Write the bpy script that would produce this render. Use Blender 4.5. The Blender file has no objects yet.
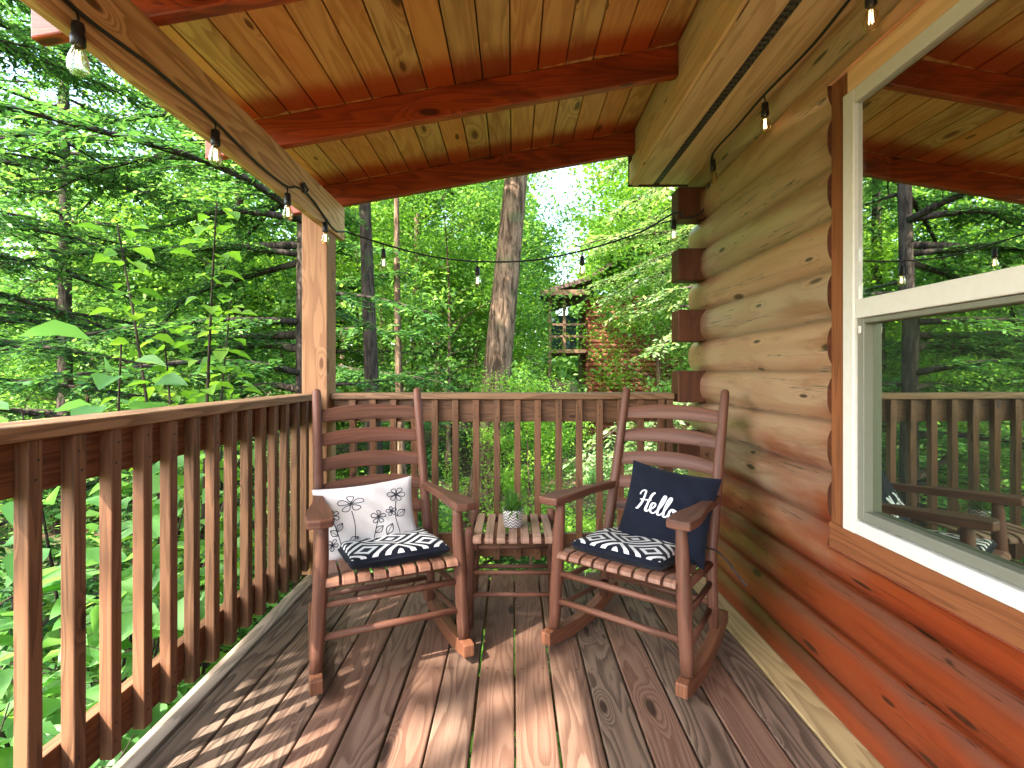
import bpy, math, random
import numpy as np
from mathutils import Vector, Matrix

random.seed(7)
RNG = np.random.default_rng(11)
S = bpy.context.scene
COL = S.collection
PI = math.pi
R = math.radians

# ------------------------------------------------------------------ tagging
def tag(o, label=None, cat=None, group=None, kind=None):
    if label: o['label'] = label
    if cat: o['category'] = cat
    if group: o['group'] = group
    if kind: o['kind'] = kind
    return o

def empty(name, loc=(0, 0, 0), rz=0.0):
    o = bpy.data.objects.new(name, None)
    COL.objects.link(o)
    o.location = loc
    o.rotation_euler = (0, 0, rz)
    o.empty_display_size = 0.1
    return o

# ------------------------------------------------------------------ mesh builder
class MB:
    """collects faces with UVs in metres and one random tone per piece"""
    def __init__(s):
        s.v = []; s.f = []; s.uv = []; s.rnd = []; s.sm = []
    def face(s, idx, uvs, r, smooth=False):
        s.f.append(idx); s.uv.append(uvs); s.rnd.append(r); s.sm.append(smooth)
    def box(s, x, y, z, axis=None, M=None, r=None):
        (x0, x1), (y0, y1), (z0, z1) = x, y, z
        L = (x1-x0, y1-y0, z1-z0)
        if axis is None: axis = max(range(3), key=lambda i: L[i])
        r = random.random() if r is None else r
        ou, ov = random.uniform(-40, 40), random.uniform(-40, 40)
        P = [(x0,y0,z0),(x1,y0,z0),(x1,y1,z0),(x0,y1,z0),(x0,y0,z1),(x1,y0,z1),(x1,y1,z1),(x0,y1,z1)]
        b = len(s.v)
        for p in P:
            s.v.append(tuple(M @ Vector(p)) if M is not None else p)
        for fc, n in (((0,3,2,1),2),((4,5,6,7),2),((0,1,5,4),1),((2,3,7,6),1),((1,2,6,5),0),((3,0,4,7),0)):
            uvs = []
            for i in fc:
                p = P[i]
                if n == axis:
                    o = [k for k in range(3) if k != axis]
                    uvs.append((p[o[0]]*.25+ou, p[o[1]]+ov))
                else:
                    k = [q for q in range(3) if q != axis and q != n][0]
                    uvs.append((p[axis]+ou, p[k]+ov+n*.37))
            s.face([b+i for i in fc], uvs, r)
        return s
    def tube(s, pts, rad, n=10, cap=True, r=None, smooth=True):
        r = random.random() if r is None else r
        ou, ov = random.uniform(-40, 40), random.uniform(-40, 40)
        pts = [Vector(p) for p in pts]
        m = len(pts)
        if not hasattr(rad, '__len__'): rad = [rad]*m
        T = [(pts[min(i+1, m-1)]-pts[max(i-1, 0)]).normalized() for i in range(m)]
        up = Vector((0, 0, 1)) if abs(T[0].z) < .9 else Vector((1, 0, 0))
        N = (up - T[0]*up.dot(T[0])).normalized()
        b = len(s.v); d = 0; ds = []
        for i in range(m):
            N = (N - T[i]*N.dot(T[i])).normalized()
            B = T[i].cross(N)
            if i: d += (pts[i]-pts[i-1]).length
            ds.append(d)
            for k in range(n):
                a = 2*PI*k/n
                s.v.append(tuple(pts[i] + (N*math.cos(a)+B*math.sin(a))*rad[i]))
        circ = 2*PI*max(rad)
        for i in range(m-1):
            for k in range(n):
                k2 = (k+1) % n
                s.face([b+i*n+k, b+i*n+k2, b+(i+1)*n+k2, b+(i+1)*n+k],
                       [(ds[i]+ou, ov+circ*k/n), (ds[i]+ou, ov+circ*(k+1)/n), (ds[i+1]+ou, ov+circ*(k+1)/n), (ds[i+1]+ou, ov+circ*k/n)], r, smooth)
        if cap:
            s.face([b+k for k in range(n)][::-1], [(ou+.02*math.cos(k), ov+.02*math.sin(k)) for k in range(n)], r)
            s.face([b+(m-1)*n+k for k in range(n)], [(ou+.02*math.cos(k), ov+.02*math.sin(k)) for k in range(n)], r)
        return s
    def nail(s, c, a, b, r=.0045):
        """dark nail head: a small disc spanned by the unit vectors a and b"""
        c, a, b = Vector(c), Vector(a), Vector(b); q = len(s.v)
        for k in range(7): s.v.append(tuple(c+(a*math.cos(2*PI*k/7)+b*math.sin(2*PI*k/7))*r))
        s.face(list(range(q, q+7)), [(0, 0)]*7, -1.0)
        return s
    def prism(s, outline, fn, t0, t1, r=None):
        """2-D outline (a, b) swept from t0 to t1; fn(a, b, t) -> point; grain follows a"""
        r = random.random() if r is None else r
        ou, ov = random.uniform(-40, 40), random.uniform(-40, 40)
        b0 = len(s.v); n = len(outline)
        for t in (t0, t1):
            for a, b in outline: s.v.append(tuple(fn(a, b, t)))
        s.face([b0+i for i in range(n)][::-1], [(a+ou, b+ov) for a, b in outline][::-1], r)
        s.face([b0+n+i for i in range(n)], [(a+ou, b+ov) for a, b in outline], r)
        for i in range(n):
            j = (i+1) % n
            a0, a1 = outline[i], outline[j]
            s.face([b0+i, b0+j, b0+n+j, b0+n+i], [(a0[0]+ou, t0+ov), (a1[0]+ou, t0+ov), (a1[0]+ou, t1+ov), (a0[0]+ou, t1+ov)], r)
        return s
    def grid(s, fn, nu, nv, r=.5, smooth=True, wrap=False):
        b = len(s.v)
        for j in range(nv+1):
            for i in range(nu+1):
                s.v.append(tuple(fn(i/nu, j/nv)))
        for j in range(nv):
            for i in range(nu):
                q = [(i, j), (i+1, j), (i+1, j+1), (i, j+1)]
                s.face([b+y*(nu+1)+x for x, y in q], [(x/nu, y/nv) for x, y in q], r, smooth)
        return s
    def lathe(s, prof, n=20, c=(0, 0, 0), r=.5, smooth=True):
        b = len(s.v); m = len(prof)
        for (rr, z) in prof:
            for k in range(n):
                a = 2*PI*k/n
                s.v.append((c[0]+rr*math.cos(a), c[1]+rr*math.sin(a), c[2]+z))
        for i in range(m-1):
            for k in range(n):
                k2 = (k+1) % n
                s.face([b+i*n+k, b+i*n+k2, b+(i+1)*n+k2, b+(i+1)*n+k],
                       [(k/n, prof[i][1]), ((k+1)/n, prof[i][1]), ((k+1)/n, prof[i+1][1]), (k/n, prof[i+1][1])], r, smooth)
        return s
    def build(s, name, mat, parent=None, bevel=0, seg=2, solid=0, fix=True):
        me = bpy.data.meshes.new(name)
        me.from_pydata(s.v, [], s.f)
        uvl = me.uv_layers.new(name='UVMap')
        flat = [c for fc in s.uv for uv in fc for c in uv]
        uvl.data.foreach_set('uv', flat)
        at = me.attributes.new('rnd', 'FLOAT', 'FACE')
        at.data.foreach_set('value', s.rnd)
        me.polygons.foreach_set('use_smooth', s.sm)
        me.materials.append(mat)
        if -1.0 in s.rnd:
            me.materials.append(M['nail']); me.polygons.foreach_set('material_index', [1 if r == -1.0 else 0 for r in s.rnd])
        me.update()
        o = bpy.data.objects.new(name, me)
        COL.objects.link(o)
        if parent: o.parent = parent
        if bevel:
            m = o.modifiers.new('edge', 'BEVEL'); m.width = bevel; m.segments = seg
            m.limit_method = 'ANGLE'; m.angle_limit = R(40)
        if solid:
            m = o.modifiers.new('thick', 'SOLIDIFY'); m.thickness = solid
        return o

def spline(pts, n=6):
    """Catmull-Rom through the points"""
    P = [np.array(p, float) for p in pts]
    P = [2*P[0]-P[1]] + P + [2*P[-1]-P[-2]]
    out = []
    for i in range(1, len(P)-2):
        for k in range(n):
            t = k/n
            out.append(.5*((2*P[i])+(-P[i-1]+P[i+1])*t+(2*P[i-1]-5*P[i]+4*P[i+1]-P[i+2])*t*t+(-P[i-1]+3*P[i]-3*P[i+1]+P[i+2])*t**3))
    out.append(P[-2])
    return [tuple(p) for p in out]

# ------------------------------------------------------------------ materials
class NT:
    def __init__(s, name):
        s.m = bpy.data.materials.new(name); s.m.use_nodes = True
        s.t = s.m.node_tree; s.t.nodes.clear()
        s.out = s.n('ShaderNodeOutputMaterial')
    def n(s, typ, **kw):
        nd = s.t.nodes.new(typ)
        for k, v in kw.items(): setattr(nd, k, v)
        return nd
    def l(s, a, b): s.t.links.new(a, b)
    def set(s, sock, v):
        if hasattr(v, 'is_output') or isinstance(v, bpy.types.NodeSocket): s.l(v, sock)
        else: sock.default_value = v
    def math(s, op, a, b=None, c=None, clamp=False):
        nd = s.n('ShaderNodeMath', operation=op); nd.use_clamp = clamp
        s.set(nd.inputs[0], a)
        if b is not None: s.set(nd.inputs[1], b)
        if c is not None: s.set(nd.inputs[2], c)
        return nd.outputs[0]
    def mix(s, f, a, b, blend='MIX'):
        nd = s.n('ShaderNodeMix', data_type='RGBA', blend_type=blend)
        s.set(nd.inputs[0], f); s.set(nd.inputs[6], a); s.set(nd.inputs[7], b)
        return nd.outputs[2]
    def ramp(s, f, stops, interp='LINEAR'):
        nd = s.n('ShaderNodeValToRGB'); cr = nd.color_ramp; cr.interpolation = interp
        while len(cr.elements) < len(stops): cr.elements.new(.5)
        for e, (p, c) in zip(cr.elements, stops):
            e.position = p; e.color = c if len(c) == 4 else (*c, 1)
        s.l(f, nd.inputs[0]); return nd.outputs[0]
    def smooth(s, v, a, b):
        nd = s.n('ShaderNodeMapRange', interpolation_type='SMOOTHSTEP')
        s.set(nd.inputs[0], v); nd.inputs[1].default_value = a; nd.inputs[2].default_value = b
        return nd.outputs[0]
    def noise(s, vec, scale, detail=3, rough=.5, dist=0, dim='3D'):
        nd = s.n('ShaderNodeTexNoise', noise_dimensions=dim)
        if vec is not None: s.l(vec, nd.inputs['Vector'])
        nd.inputs['Scale'].default_value = scale; nd.inputs['Detail'].default_value = detail
        nd.inputs['Roughness'].default_value = rough; nd.inputs['Distortion'].default_value = dist
        return nd.outputs[0]
    def scale(s, vec, sc):
        nd = s.n('ShaderNodeMapping'); s.l(vec, nd.inputs[0]); nd.inputs['Scale'].default_value = sc
        return nd.outputs[0]
    def uv(s): return s.n('ShaderNodeUVMap', uv_map='UVMap').outputs[0]
    def obj(s): return s.n('ShaderNodeTexCoord').outputs['Object']
    def attr(s, nm='rnd'): return s.n('ShaderNodeAttribute', attribute_name=nm).outputs['Fac']
    def bump(s, h, strength=.3, dist=.002):
        nd = s.n('ShaderNodeBump'); nd.inputs['Strength'].default_value = strength; nd.inputs['Distance'].default_value = dist
        s.l(h, nd.inputs['Height']); return nd.outputs[0]
    def bsdf(s, color, rough=.6, normal=None, spec=.35, **kw):
        nd = s.n('ShaderNodeBsdfPrincipled')
        s.set(nd.inputs['Base Color'], color); s.set(nd.inputs['Roughness'], rough)
        nd.inputs['Specular IOR Level'].default_value = spec
        for k, v in kw.items(): s.set(nd.inputs[k.replace('_', ' ')], v)
        if normal is not None: s.l(normal, nd.inputs['Normal'])
        return nd.outputs[0]
    def done(s, sh):
        s.l(sh, s.out.inputs[0]); return s.m

def rgb(h):
    """sRGB hex -> linear"""
    c = [int(h[i:i+2], 16)/255 for i in (0, 2, 4)]
    return tuple(x/12.92 if x <= .04045 else ((x+.055)/1.055)**2.4 for x in c)

def wood(name, dark, light, tint=None, tint_amt=0, rings=9., vs=7., us=.8, knots=.5, knot_col=(.03, .015, .008),
         rough=.6, tone=.35, fibre=.35, grain=.6, spec=.3, bump=.35, blotch=0., blotch_col=None, extra=None, cracks=0.):
    k = NT(name); uv = k.uv(); rn = k.attr()
    # knots
    kv = k.scale(uv, (2.1, 6.2, 1))
    vo = k.n('ShaderNodeTexVoronoi', voronoi_dimensions='2D'); k.l(kv, vo.inputs['Vector']); vo.inputs['Scale'].default_value = 1
    sep = k.n('ShaderNodeSeparateColor'); k.l(vo.outputs['Color'], sep.inputs[0])
    gate = k.math('LESS_THAN', sep.outputs[0], knots)
    kd = vo.outputs['Distance']
    size = k.math('MULTIPLY_ADD', sep.outputs[1], .07, .04)
    rel = k.math('DIVIDE', kd, size)
    knot = k.math('MULTIPLY', k.math('SUBTRACT', 1, k.smooth(rel, .7, 1.3)), gate)
    halo = k.math('MULTIPLY', k.math('SUBTRACT', 1, k.smooth(rel, .8, 3.6)), gate)
    # growth rings: contours of a stretched field, bending round the knots
    f = k.noise(k.scale(uv, (us, vs, 1)), 1, 2.0, .45, .15, '2D')
    f = k.math('ADD', f, k.math('MULTIPLY', halo, .22))
    f = k.math('ADD', k.math('MULTIPLY', f, rings), k.math('MULTIPLY', k.noise(k.scale(uv, (3, 60, 1)), 1, 2, .5, 0, '2D'), .35))
    fr = k.math('FRACT', f)
    ring = k.math('MULTIPLY', k.smooth(fr, .15, .88), k.math('SUBTRACT', 1, k.smooth(fr, .9, 1.)))
    fb = k.noise(k.scale(uv, (5, 210, 1)), 1, 3, .6, 0, '2D')
    g = k.math('ADD', k.math('MULTIPLY', ring, grain), k.math('MULTIPLY', k.math('SUBTRACT', fb, .5), fibre*2), clamp=True)
    col = k.mix(g, (*light, 1), (*dark, 1))
    if tint is not None:
        col = k.mix(k.math('MULTIPLY', k.smooth(rn, .35, .95), tint_amt), col, (*tint, 1), 'MIX')
    bl = k.noise(k.scale(uv, (1.3, 5, 1)), 1, 4, .6, .4, '2D')
    if blotch_col is not None:
        col = k.mix(k.math('MULTIPLY', k.smooth(bl, .5, .72), blotch), col, (*blotch_col, 1))
    if extra: col = extra(k, col, uv, rn)
    hs = k.n('ShaderNodeHueSaturation')
    k.l(col, hs.inputs['Color'])
    k.l(k.math('MULTIPLY_ADD', rn, tone, 1-tone/2), hs.inputs['Value'])
    col = k.mix(k.math('MULTIPLY', knot, .85), hs.outputs[0], (*knot_col, 1))
    if cracks:
        cr = k.noise(k.scale(uv, (.9, 26, 1)), 1, 3, .5, .3, '2D')
        cm = k.math('MULTIPLY', k.math('SUBTRACT', 1, k.smooth(k.math('ABSOLUTE', k.math('SUBTRACT', cr, .66)), .002, .012)), cracks)
        col = k.mix(cm, col, (.02, .012, .008, 1))
    ht = k.math('SUBTRACT', k.math('MULTIPLY', fb, .6), k.math('MULTIPLY', ring, .6))
    ro = k.math('MULTIPLY_ADD', fb, .25, rough-.12)
    return k.done(k.bsdf(col, ro, k.bump(ht, bump, .0015), spec))

def plain(name, col, rough=.5, spec=.4, **kw):
    k = NT(name)
    v = k.noise(k.obj(), 40, 3)
    c = k.mix(k.math('MULTIPLY', v, .35), (*col, 1), tuple(x*.6 for x in col)+(1,))
    return k.done(k.bsdf(c, rough, None, spec, **kw))

M = {}
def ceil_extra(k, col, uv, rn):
    # reddish light halo beside each rafter painted into the boards, with some stain
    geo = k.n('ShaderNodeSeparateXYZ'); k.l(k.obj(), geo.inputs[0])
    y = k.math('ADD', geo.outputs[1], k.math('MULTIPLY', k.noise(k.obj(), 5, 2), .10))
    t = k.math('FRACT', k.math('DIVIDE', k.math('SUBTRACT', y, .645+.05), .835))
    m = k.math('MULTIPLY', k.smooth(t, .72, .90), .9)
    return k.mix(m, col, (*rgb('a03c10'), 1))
def log_extra(k, col, uv, rn):
    # tone varies: redder low down and towards the near end, paler higher up
    geo = k.n('ShaderNodeSeparateXYZ'); k.l(k.obj(), geo.inputs[0])
    nz = k.noise(k.scale(k.obj(), (1, 1.1, 3)), 1.6, 4, .55)
    t = k.math('MULTIPLY_ADD', geo.outputs[2], -.85, 1.22)
    t = k.math('ADD', t, k.math('MULTIPLY', k.math('SUBTRACT', 2.2, geo.outputs[1]), .33))
    t = k.math('ADD', t, k.math('MULTIPLY', k.math('SUBTRACT', nz, .5), 1.5))
    red = k.mix(1, col, (.66, .17, .065, 1), 'MULTIPLY')
    col = k.mix(k.smooth(t, .15, 1.0), col, red)
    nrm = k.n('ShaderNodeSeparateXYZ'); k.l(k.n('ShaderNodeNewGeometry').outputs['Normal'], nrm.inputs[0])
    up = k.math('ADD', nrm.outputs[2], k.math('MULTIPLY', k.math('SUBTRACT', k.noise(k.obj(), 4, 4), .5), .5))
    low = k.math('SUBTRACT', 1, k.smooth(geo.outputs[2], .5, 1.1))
    col = k.mix(k.math('MULTIPLY', k.math('MULTIPLY', k.smooth(up, .05, .5), low), .6), col, (.30, .16, .11, 1))     # sky sheen on the upper halves, painted into the colour
    rim = k.math('ADD', geo.outputs[1], k.math('MULTIPLY', k.math('SUBTRACT', k.noise(k.obj(), 6, 3), .5), .5))
    return k.mix(k.math('MULTIPLY', k.smooth(rim, 2.75, 3.05), .6), col, (.42, .16, .05, 1))
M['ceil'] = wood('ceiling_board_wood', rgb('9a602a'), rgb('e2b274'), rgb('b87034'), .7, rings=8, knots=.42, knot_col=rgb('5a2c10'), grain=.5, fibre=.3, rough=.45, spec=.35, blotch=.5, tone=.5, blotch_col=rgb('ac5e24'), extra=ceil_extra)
M['rafter'] = wood('rafter_wood', rgb('661f0b'), rgb('b04c20'), rgb('903612'), .5, rings=11, knots=.25, knot_col=rgb('3a1006'), grain=.6, fibre=.5, rough=.42, spec=.45, blotch=.6, blotch_col=rgb('4a160a'))
M['beam'] = wood('beam_wood', rgb('946839'), rgb('deb682'), None, 0, rings=17, vs=5, us=.5, knots=.4, knot_col=rgb('4a3016'), grain=.65, fibre=.35, rough=.6)
M['post'] = wood('post_wood', rgb('6e462b'), rgb('98704e'), None, 0, rings=9, knots=.45, knot_col=rgb('583418'), grain=.5, fibre=.2, rough=.65)
M['fascia'] = wood('fascia_wood', rgb('b88656'), rgb('f2cfa2'), rgb('cc9862'), .5, rings=6, knots=.4, knot_col=rgb('523014'), grain=.4, rough=.6)
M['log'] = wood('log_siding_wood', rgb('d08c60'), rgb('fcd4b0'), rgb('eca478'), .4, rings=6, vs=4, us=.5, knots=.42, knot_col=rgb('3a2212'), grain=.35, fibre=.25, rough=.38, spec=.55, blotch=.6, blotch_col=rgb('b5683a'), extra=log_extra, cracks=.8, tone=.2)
M['logend'] = wood('log_end_wood', rgb('3a1f12'), rgb('5a3420'), None, 0, rings=5, knots=.3, grain=.5, rough=.6)
M['trim'] = wood('window_trim_wood', rgb('5a3018'), rgb('8a5430'), None, 0, rings=6, vs=14, knots=.1, grain=.5, fibre=.5, rough=.65)
M['rail'] = wood('railing_wood', rgb('432a1a'), rgb('77543a'), rgb('5f3e2a'), .5, rings=8, vs=12, knots=.3, knot_col=rgb('2a1408'), grain=.6, fibre=.4, rough=.6)
M['cap'] = wood('cap_rail_wood', rgb('4e3522'), rgb('8a6a4e'), None, 0, rings=8, vs=9, knots=.3, knot_col=rgb('30180c'), grain=.6, fibre=.4, rough=.6)
M['deck'] = wood('deck_board_wood', rgb('33271f'), rgb('7a6757'), rgb('684636'), .6, rings=15, vs=5.5, us=.7, knots=.28, knot_col=rgb('241610'), grain=.72, fibre=.4, rough=.62, tone=.34, bump=.6, blotch=.35, blotch_col=rgb('4c382e'))
M['deckedge'] = wood('new_deck_board_wood', rgb('746040'), rgb('a8946a'), None, 0, rings=10, vs=5.5, knots=.4, knot_col=rgb('4a3016'), grain=.55, rough=.65)
M['greyboard'] = wood('weathered_edge_board_wood', rgb('4e4238'), rgb('8e8070'), None, 0, rings=10, vs=5.5, knots=.3, knot_col=rgb('2a2018'), grain=.6, rough=.7)
M['chair'] = wood('chair_wood', rgb('38221a'), rgb('6c4838'), rgb('5a3629'), .4, rings=5, vs=16, knots=.08, grain=.45, fibre=.4, rough=.52, spec=.3, tone=.3)
M['slat'] = wood('chair_slat_wood', rgb('503226'), rgb('8a6450'), rgb('704a38'), .4, rings=5, vs=16, knots=.1, grain=.4, fibre=.35, rough=.45, spec=.45, tone=.3)
M['rocker'] = wood('rocker_wood', rgb('47291b'), rgb('7c523a'), rgb('623a28'), .4, rings=7, vs=14, knots=.1, grain=.45, fibre=.35, rough=.5, tone=.3)
M['tslat'] = wood('table_slat_wood', rgb('6a4434'), rgb('a58470'), None, 0, rings=5, vs=16, knots=.05, grain=.4, fibre=.4, rough=.5)
M['vinyl'] = plain('white_vinyl', (.74, .71, .63), .35)
M['vinylshade'] = plain('tan_vinyl_screen_frame', (.20, .20, .15), .4)
M['black'] = plain('black_rubber', (.012, .012, .013), .45)
M['nail'] = plain('rusty_nail_head', (.035, .02, .014), .7)
M['darkmetal'] = plain('vent_metal', (.10, .09, .08), .5)
M['flash'] = plain('brown_drip_edge', (.09, .045, .025), .5)
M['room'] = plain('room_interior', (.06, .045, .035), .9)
M['curtain'] = plain('curtain_cloth', (.42, .28, .11), .9)

def glass(name, refl, tint, gcol=(.95, .97, .95), film=0):
    k = NT(name)
    g = k.n('ShaderNodeBsdfGlossy'); g.inputs['Roughness'].default_value = 0.0; g.inputs[0].default_value = (*gcol, 1)
    bp = k.bump(k.noise(k.obj(), 2.2, 1), .03, .02); k.l(bp, g.inputs['Normal'])
    t = k.n('ShaderNodeBsdfTransparent'); t.inputs[0].default_value = (*tint, 1)
    mx = k.n('ShaderNodeMixShader'); mx.inputs[0].default_value = refl
    k.l(t.outputs[0], mx.inputs[1]); k.l(g.outputs[0], mx.inputs[2])
    if not film: return k.done(mx.outputs[0])
    d = k.n('ShaderNodeBsdfDiffuse'); d.inputs[0].default_value = (.10, .11, .09, 1)      # dust on the insect screen
    m2 = k.n('ShaderNodeMixShader'); m2.inputs[0].default_value = film
    k.l(mx.outputs[0], m2.inputs[1]); k.l(d.outputs[0], m2.inputs[2])
    return k.done(m2.outputs[0])
M['glass'] = glass('upper_window_glass', .74, (.75, .75, .7))
M['glass2'] = glass('screened_window_glass', .60, (.4, .44, .38), (.82, .95, .74), .10)

def bulb_mat():
    k = NT('amber_bulb_glass')
    g = k.n('ShaderNodeBsdfGlass'); g.inputs['IOR'].default_value = 1.25; g.inputs[0].default_value = (1, .93, .80, 1); g.inputs['Roughness'].default_value = .02
    t = k.n('ShaderNodeBsdfTransparent'); t.inputs[0].default_value = (1, .94, .82, 1)
    mx = k.n('ShaderNodeMixShader'); mx.inputs[0].default_value = .5
    k.l(g.outputs[0], mx.inputs[1]); k.l(t.outputs[0], mx.inputs[2])
    return k.done(mx.outputs[0])
M['bulb'] = bulb_mat()
def emis(name, c, s):
    k = NT(name); e = k.n('ShaderNodeEmission'); e.inputs[0].default_value = (*c, 1); e.inputs[1].default_value = s
    return k.done(e.outputs[0])
M['filament'] = emis('glowing_filament', (1, .66, .32), 2.5)

def fabric(name, fn, rough=.9):
    k = NT(name); o = k.obj()
    w = k.noise(o, 700, 2)
    c = fn(k, o)
    c = k.mix(k.math('MULTIPLY', w, .25), c, (0.0, 0.0, 0.0, 1))
    hb = k.math('ADD', k.math('MULTIPLY', w, .4), k.math('MULTIPLY', k.noise(o, 16, 3), 2.5))
    return k.done(k.bsdf(c, rough, k.bump(hb, .5, .004), .15, Sheen_Weight=.04))
M['white_fab'] = fabric('white_pillow_cloth', lambda k, o: k.mix(k.noise(o, 6, 2), (.58, .56, .555, 1), (.66, .64, .63, 1)))
NAVY = (.006, .008, .016)
M['navy'] = fabric('navy_pillow_cloth', lambda k, o: k.mix(k.noise(o, 8, 2), (*NAVY, 1), (.009, .012, .023, 1)))
M['ink'] = plain('black_ink_line', (.03, .03, .04), .9, .1)
M['letter'] = plain('white_print', (.8, .8, .8), .85, .1)
def diamonds(k, o):
    s = k.n('ShaderNodeSeparateXYZ'); k.l(o, s.inputs[0])
    def tri(v, p):
        return k.math('ABSOLUTE', k.math('SUBTRACT', k.math('FRACT', k.math('DIVIDE', k.math('ADD', v, 5.0), p)), .5))
    a = k.math('ADD', tri(s.outputs[0], .25), tri(s.outputs[1], .25))      # diamond distance
    st = k.math('FRACT', k.math('MULTIPLY', a, 5.0))
    stripe = k.math('GREATER_THAN', st, .54)
    top = k.math('GREATER_THAN', s.outputs[2], .049)
    m = k.math('MULTIPLY', stripe, top)
    return k.mix(m, (*NAVY, 1), (.74, .74, .74, 1))
M['diamond'] = fabric('navy_diamond_cloth', diamonds)
def potmat():
    k = NT('patterned_pot_glaze'); uv = k.uv()
    s = k.n('ShaderNodeSeparateXYZ'); k.l(uv, s.inputs[0])
    zz = k.math('ABSOLUTE', k.math('SUBTRACT', k.math('FRACT', k.math('MULTIPLY', s.outputs[0], 12)), .5))
    w = k.math('FRACT', k.math('ADD', k.math('MULTIPLY', s.outputs[1], 70), k.math('MULTIPLY', zz, 1.6)))
    m = k.math('GREATER_THAN', w, .5)
    return k.done(k.bsdf(k.mix(m, (.10, .10, .11, 1), (.62, .60, .57, 1)), .5))
M['pot'] = potmat()
M['soil'] = plain('potting_soil', (.03, .02, .015), .95)

def leafmat(name, stops, trans=.4, spec=.25, tcol=1.9):
    k = NT(name); rn = k.attr()
    oi = k.n('ShaderNodeObjectInfo')
    f = k.math('ADD', k.math('MULTIPLY', rn, .85), k.math('MULTIPLY', oi.outputs['Random'], .15))
    c = k.ramp(f, stops)
    p = k.bsdf(c, .5, None, spec)
    t = k.n('ShaderNodeBsdfTranslucent')
    tc = k.mix(1, c, (1.05*tcol, 1.0*tcol, .55*tcol, 1), 'MULTIPLY'); k.l(tc, t.inputs[0])
    mx = k.n('ShaderNodeMixShader'); mx.inputs[0].default_value = trans
    k.l(p, mx.inputs[1]); k.l(t.outputs[0], mx.inputs[2])
    return k.done(mx.outputs[0])
M['hemlock'] = leafmat('hemlock_needles', [(0, (.014, .045, .016)), (.45, (.05, .14, .035)), (.8, (.12, .27, .06)), (1, (.30, .45, .16))], .45)
M['hemlight'] = leafmat('pale_hemlock_needles', [(0, (.05, .11, .035)), (.5, (.13, .23, .08)), (1, (.40, .48, .25))], .4, .5)
M['broad'] = leafmat('broad_leaves', [(0, (.035, .085, .022)), (.45, (.09, .20, .042)), (.8, (.17, .32, .065)), (1, (.32, .46, .14))], .5)
M['lime'] = leafmat('young_lime_leaves', [(0, (.07, .17, .02)), (.5, (.13, .28, .03)), (1, (.24, .36, .05))], .5, .35)
M['bigleaf'] = leafmat('large_soft_leaves', [(0, (.06, .17, .045)), (.5, (.12, .28, .08)), (1, (.26, .44, .18))], .45, .4)
M['fern'] = leafmat('grassy_plant_leaves', [(0, (.03, .10, .015)), (1, (.10, .24, .04))], .3, .4)

def bark(name, a, b, sc=1.):
    k = NT(name); o = k.obj()
    n1 = k.noise(k.scale(o, (14*sc, 14*sc, 2.6*sc)), 1, 5, .65, .5)
    n2 = k.noise(o, 3, 3)
    c = k.mix(k.smooth(n1, .35, .65), (*a, 1), (*b, 1))
    c = k.mix(k.math('MULTIPLY', k.smooth(n2, .55, .75), .5), c, (.06, .085, .035, 1))
    return k.done(k.bsdf(c, .9, k.bump(n1, 1., .03), .1))
M['bark'] = bark('grey_brown_bark', (.036, .022, .013), (.19, .122, .078))
M['bark2'] = bark('dark_bark', (.018, .013, .010), (.075, .055, .042), 1.6)
def groundmat():
    k = NT('forest_floor'); o = k.obj()
    n = k.noise(o, 3.5, 6, .65); n2 = k.noise(o, .35, 3)
    c = k.ramp(n, [(.3, (.02, .018, .008)), (.5, (.075, .05, .026)), (.62, (.12, .085, .05)), (.75, (.05, .09, .02))])
    c = k.mix(k.smooth(n2, .4, .6), c, (.03, .07, .015, 1))
    return k.done(k.bsdf(c, .95, k.bump(n, .8, .05), .1))
M['ground'] = groundmat()
M['redlog'] = wood('neighbour_log_wood', rgb('4c281a'), rgb('74442e'), None, 0, rings=5, vs=4, knots=.2, grain=.3, rough=.6, cracks=.4)
M['brownwood'] = wood('neighbour_porch_wood', rgb('4a3526'), rgb('7c6048'), None, 0, rings=5, vs=8, knots=.1, grain=.4, rough=.7)
M['shingle'] = plain('brown_roof_shingle', (.11, .075, .055), .9)
M['tarp'] = plain('dark_green_canvas', (.012, .04, .03), .7)
M['darkglass'] = plain('dark_window_glass', (.02, .025, .03), .1, .6)

# ------------------------------------------------------------------ camera, light, render settings
cam = bpy.data.cameras.new('camera'); co = bpy.data.objects.new('camera', cam); COL.objects.link(co)
co.location = (0, 0, 1.2); co.rotation_euler = (R(90), 0, 0)
cam.sensor_width = 36; cam.lens = 500/1024*36
cam.shift_x = -1/1024; cam.shift_y = -12/1024
cam.clip_start = .02; cam.clip_end = 600
S.camera = co

SUN_EL = R(45.6)
sdir = Vector((.73*math.cos(SUN_EL)/.9976, .68*math.cos(SUN_EL)/.9976, -math.sin(SUN_EL)))   # where the light travels
sl = bpy.data.lights.new('sun', 'SUN'); so = bpy.data.objects.new('sun', sl); COL.objects.link(so)
so.rotation_euler = sdir.to_track_quat('-Z', 'Y').to_euler(); so.location = (-10, -10, 14)
sl.energy = 2.8; sl.angle = R(.53); sl.color = (1, .93, .84)
w = bpy.data.worlds.new('World'); S.world = w; w.use_nodes = True
nt = w.node_tree; bg = nt.nodes['Background']
sky = nt.nodes.new('ShaderNodeTexSky'); sky.sky_type = 'NISHITA'; sky.sun_disc = False
sky.sun_elevation = SUN_EL
sky.sun_rotation = math.atan2(-sdir.x, -sdir.y)
sky.air_density = 1.2; sky.dust_density = 2.5; sky.ozone_density = 1.
nt.links.new(sky.outputs[0], bg.inputs[0]); bg.inputs[1].default_value = .15

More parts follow.
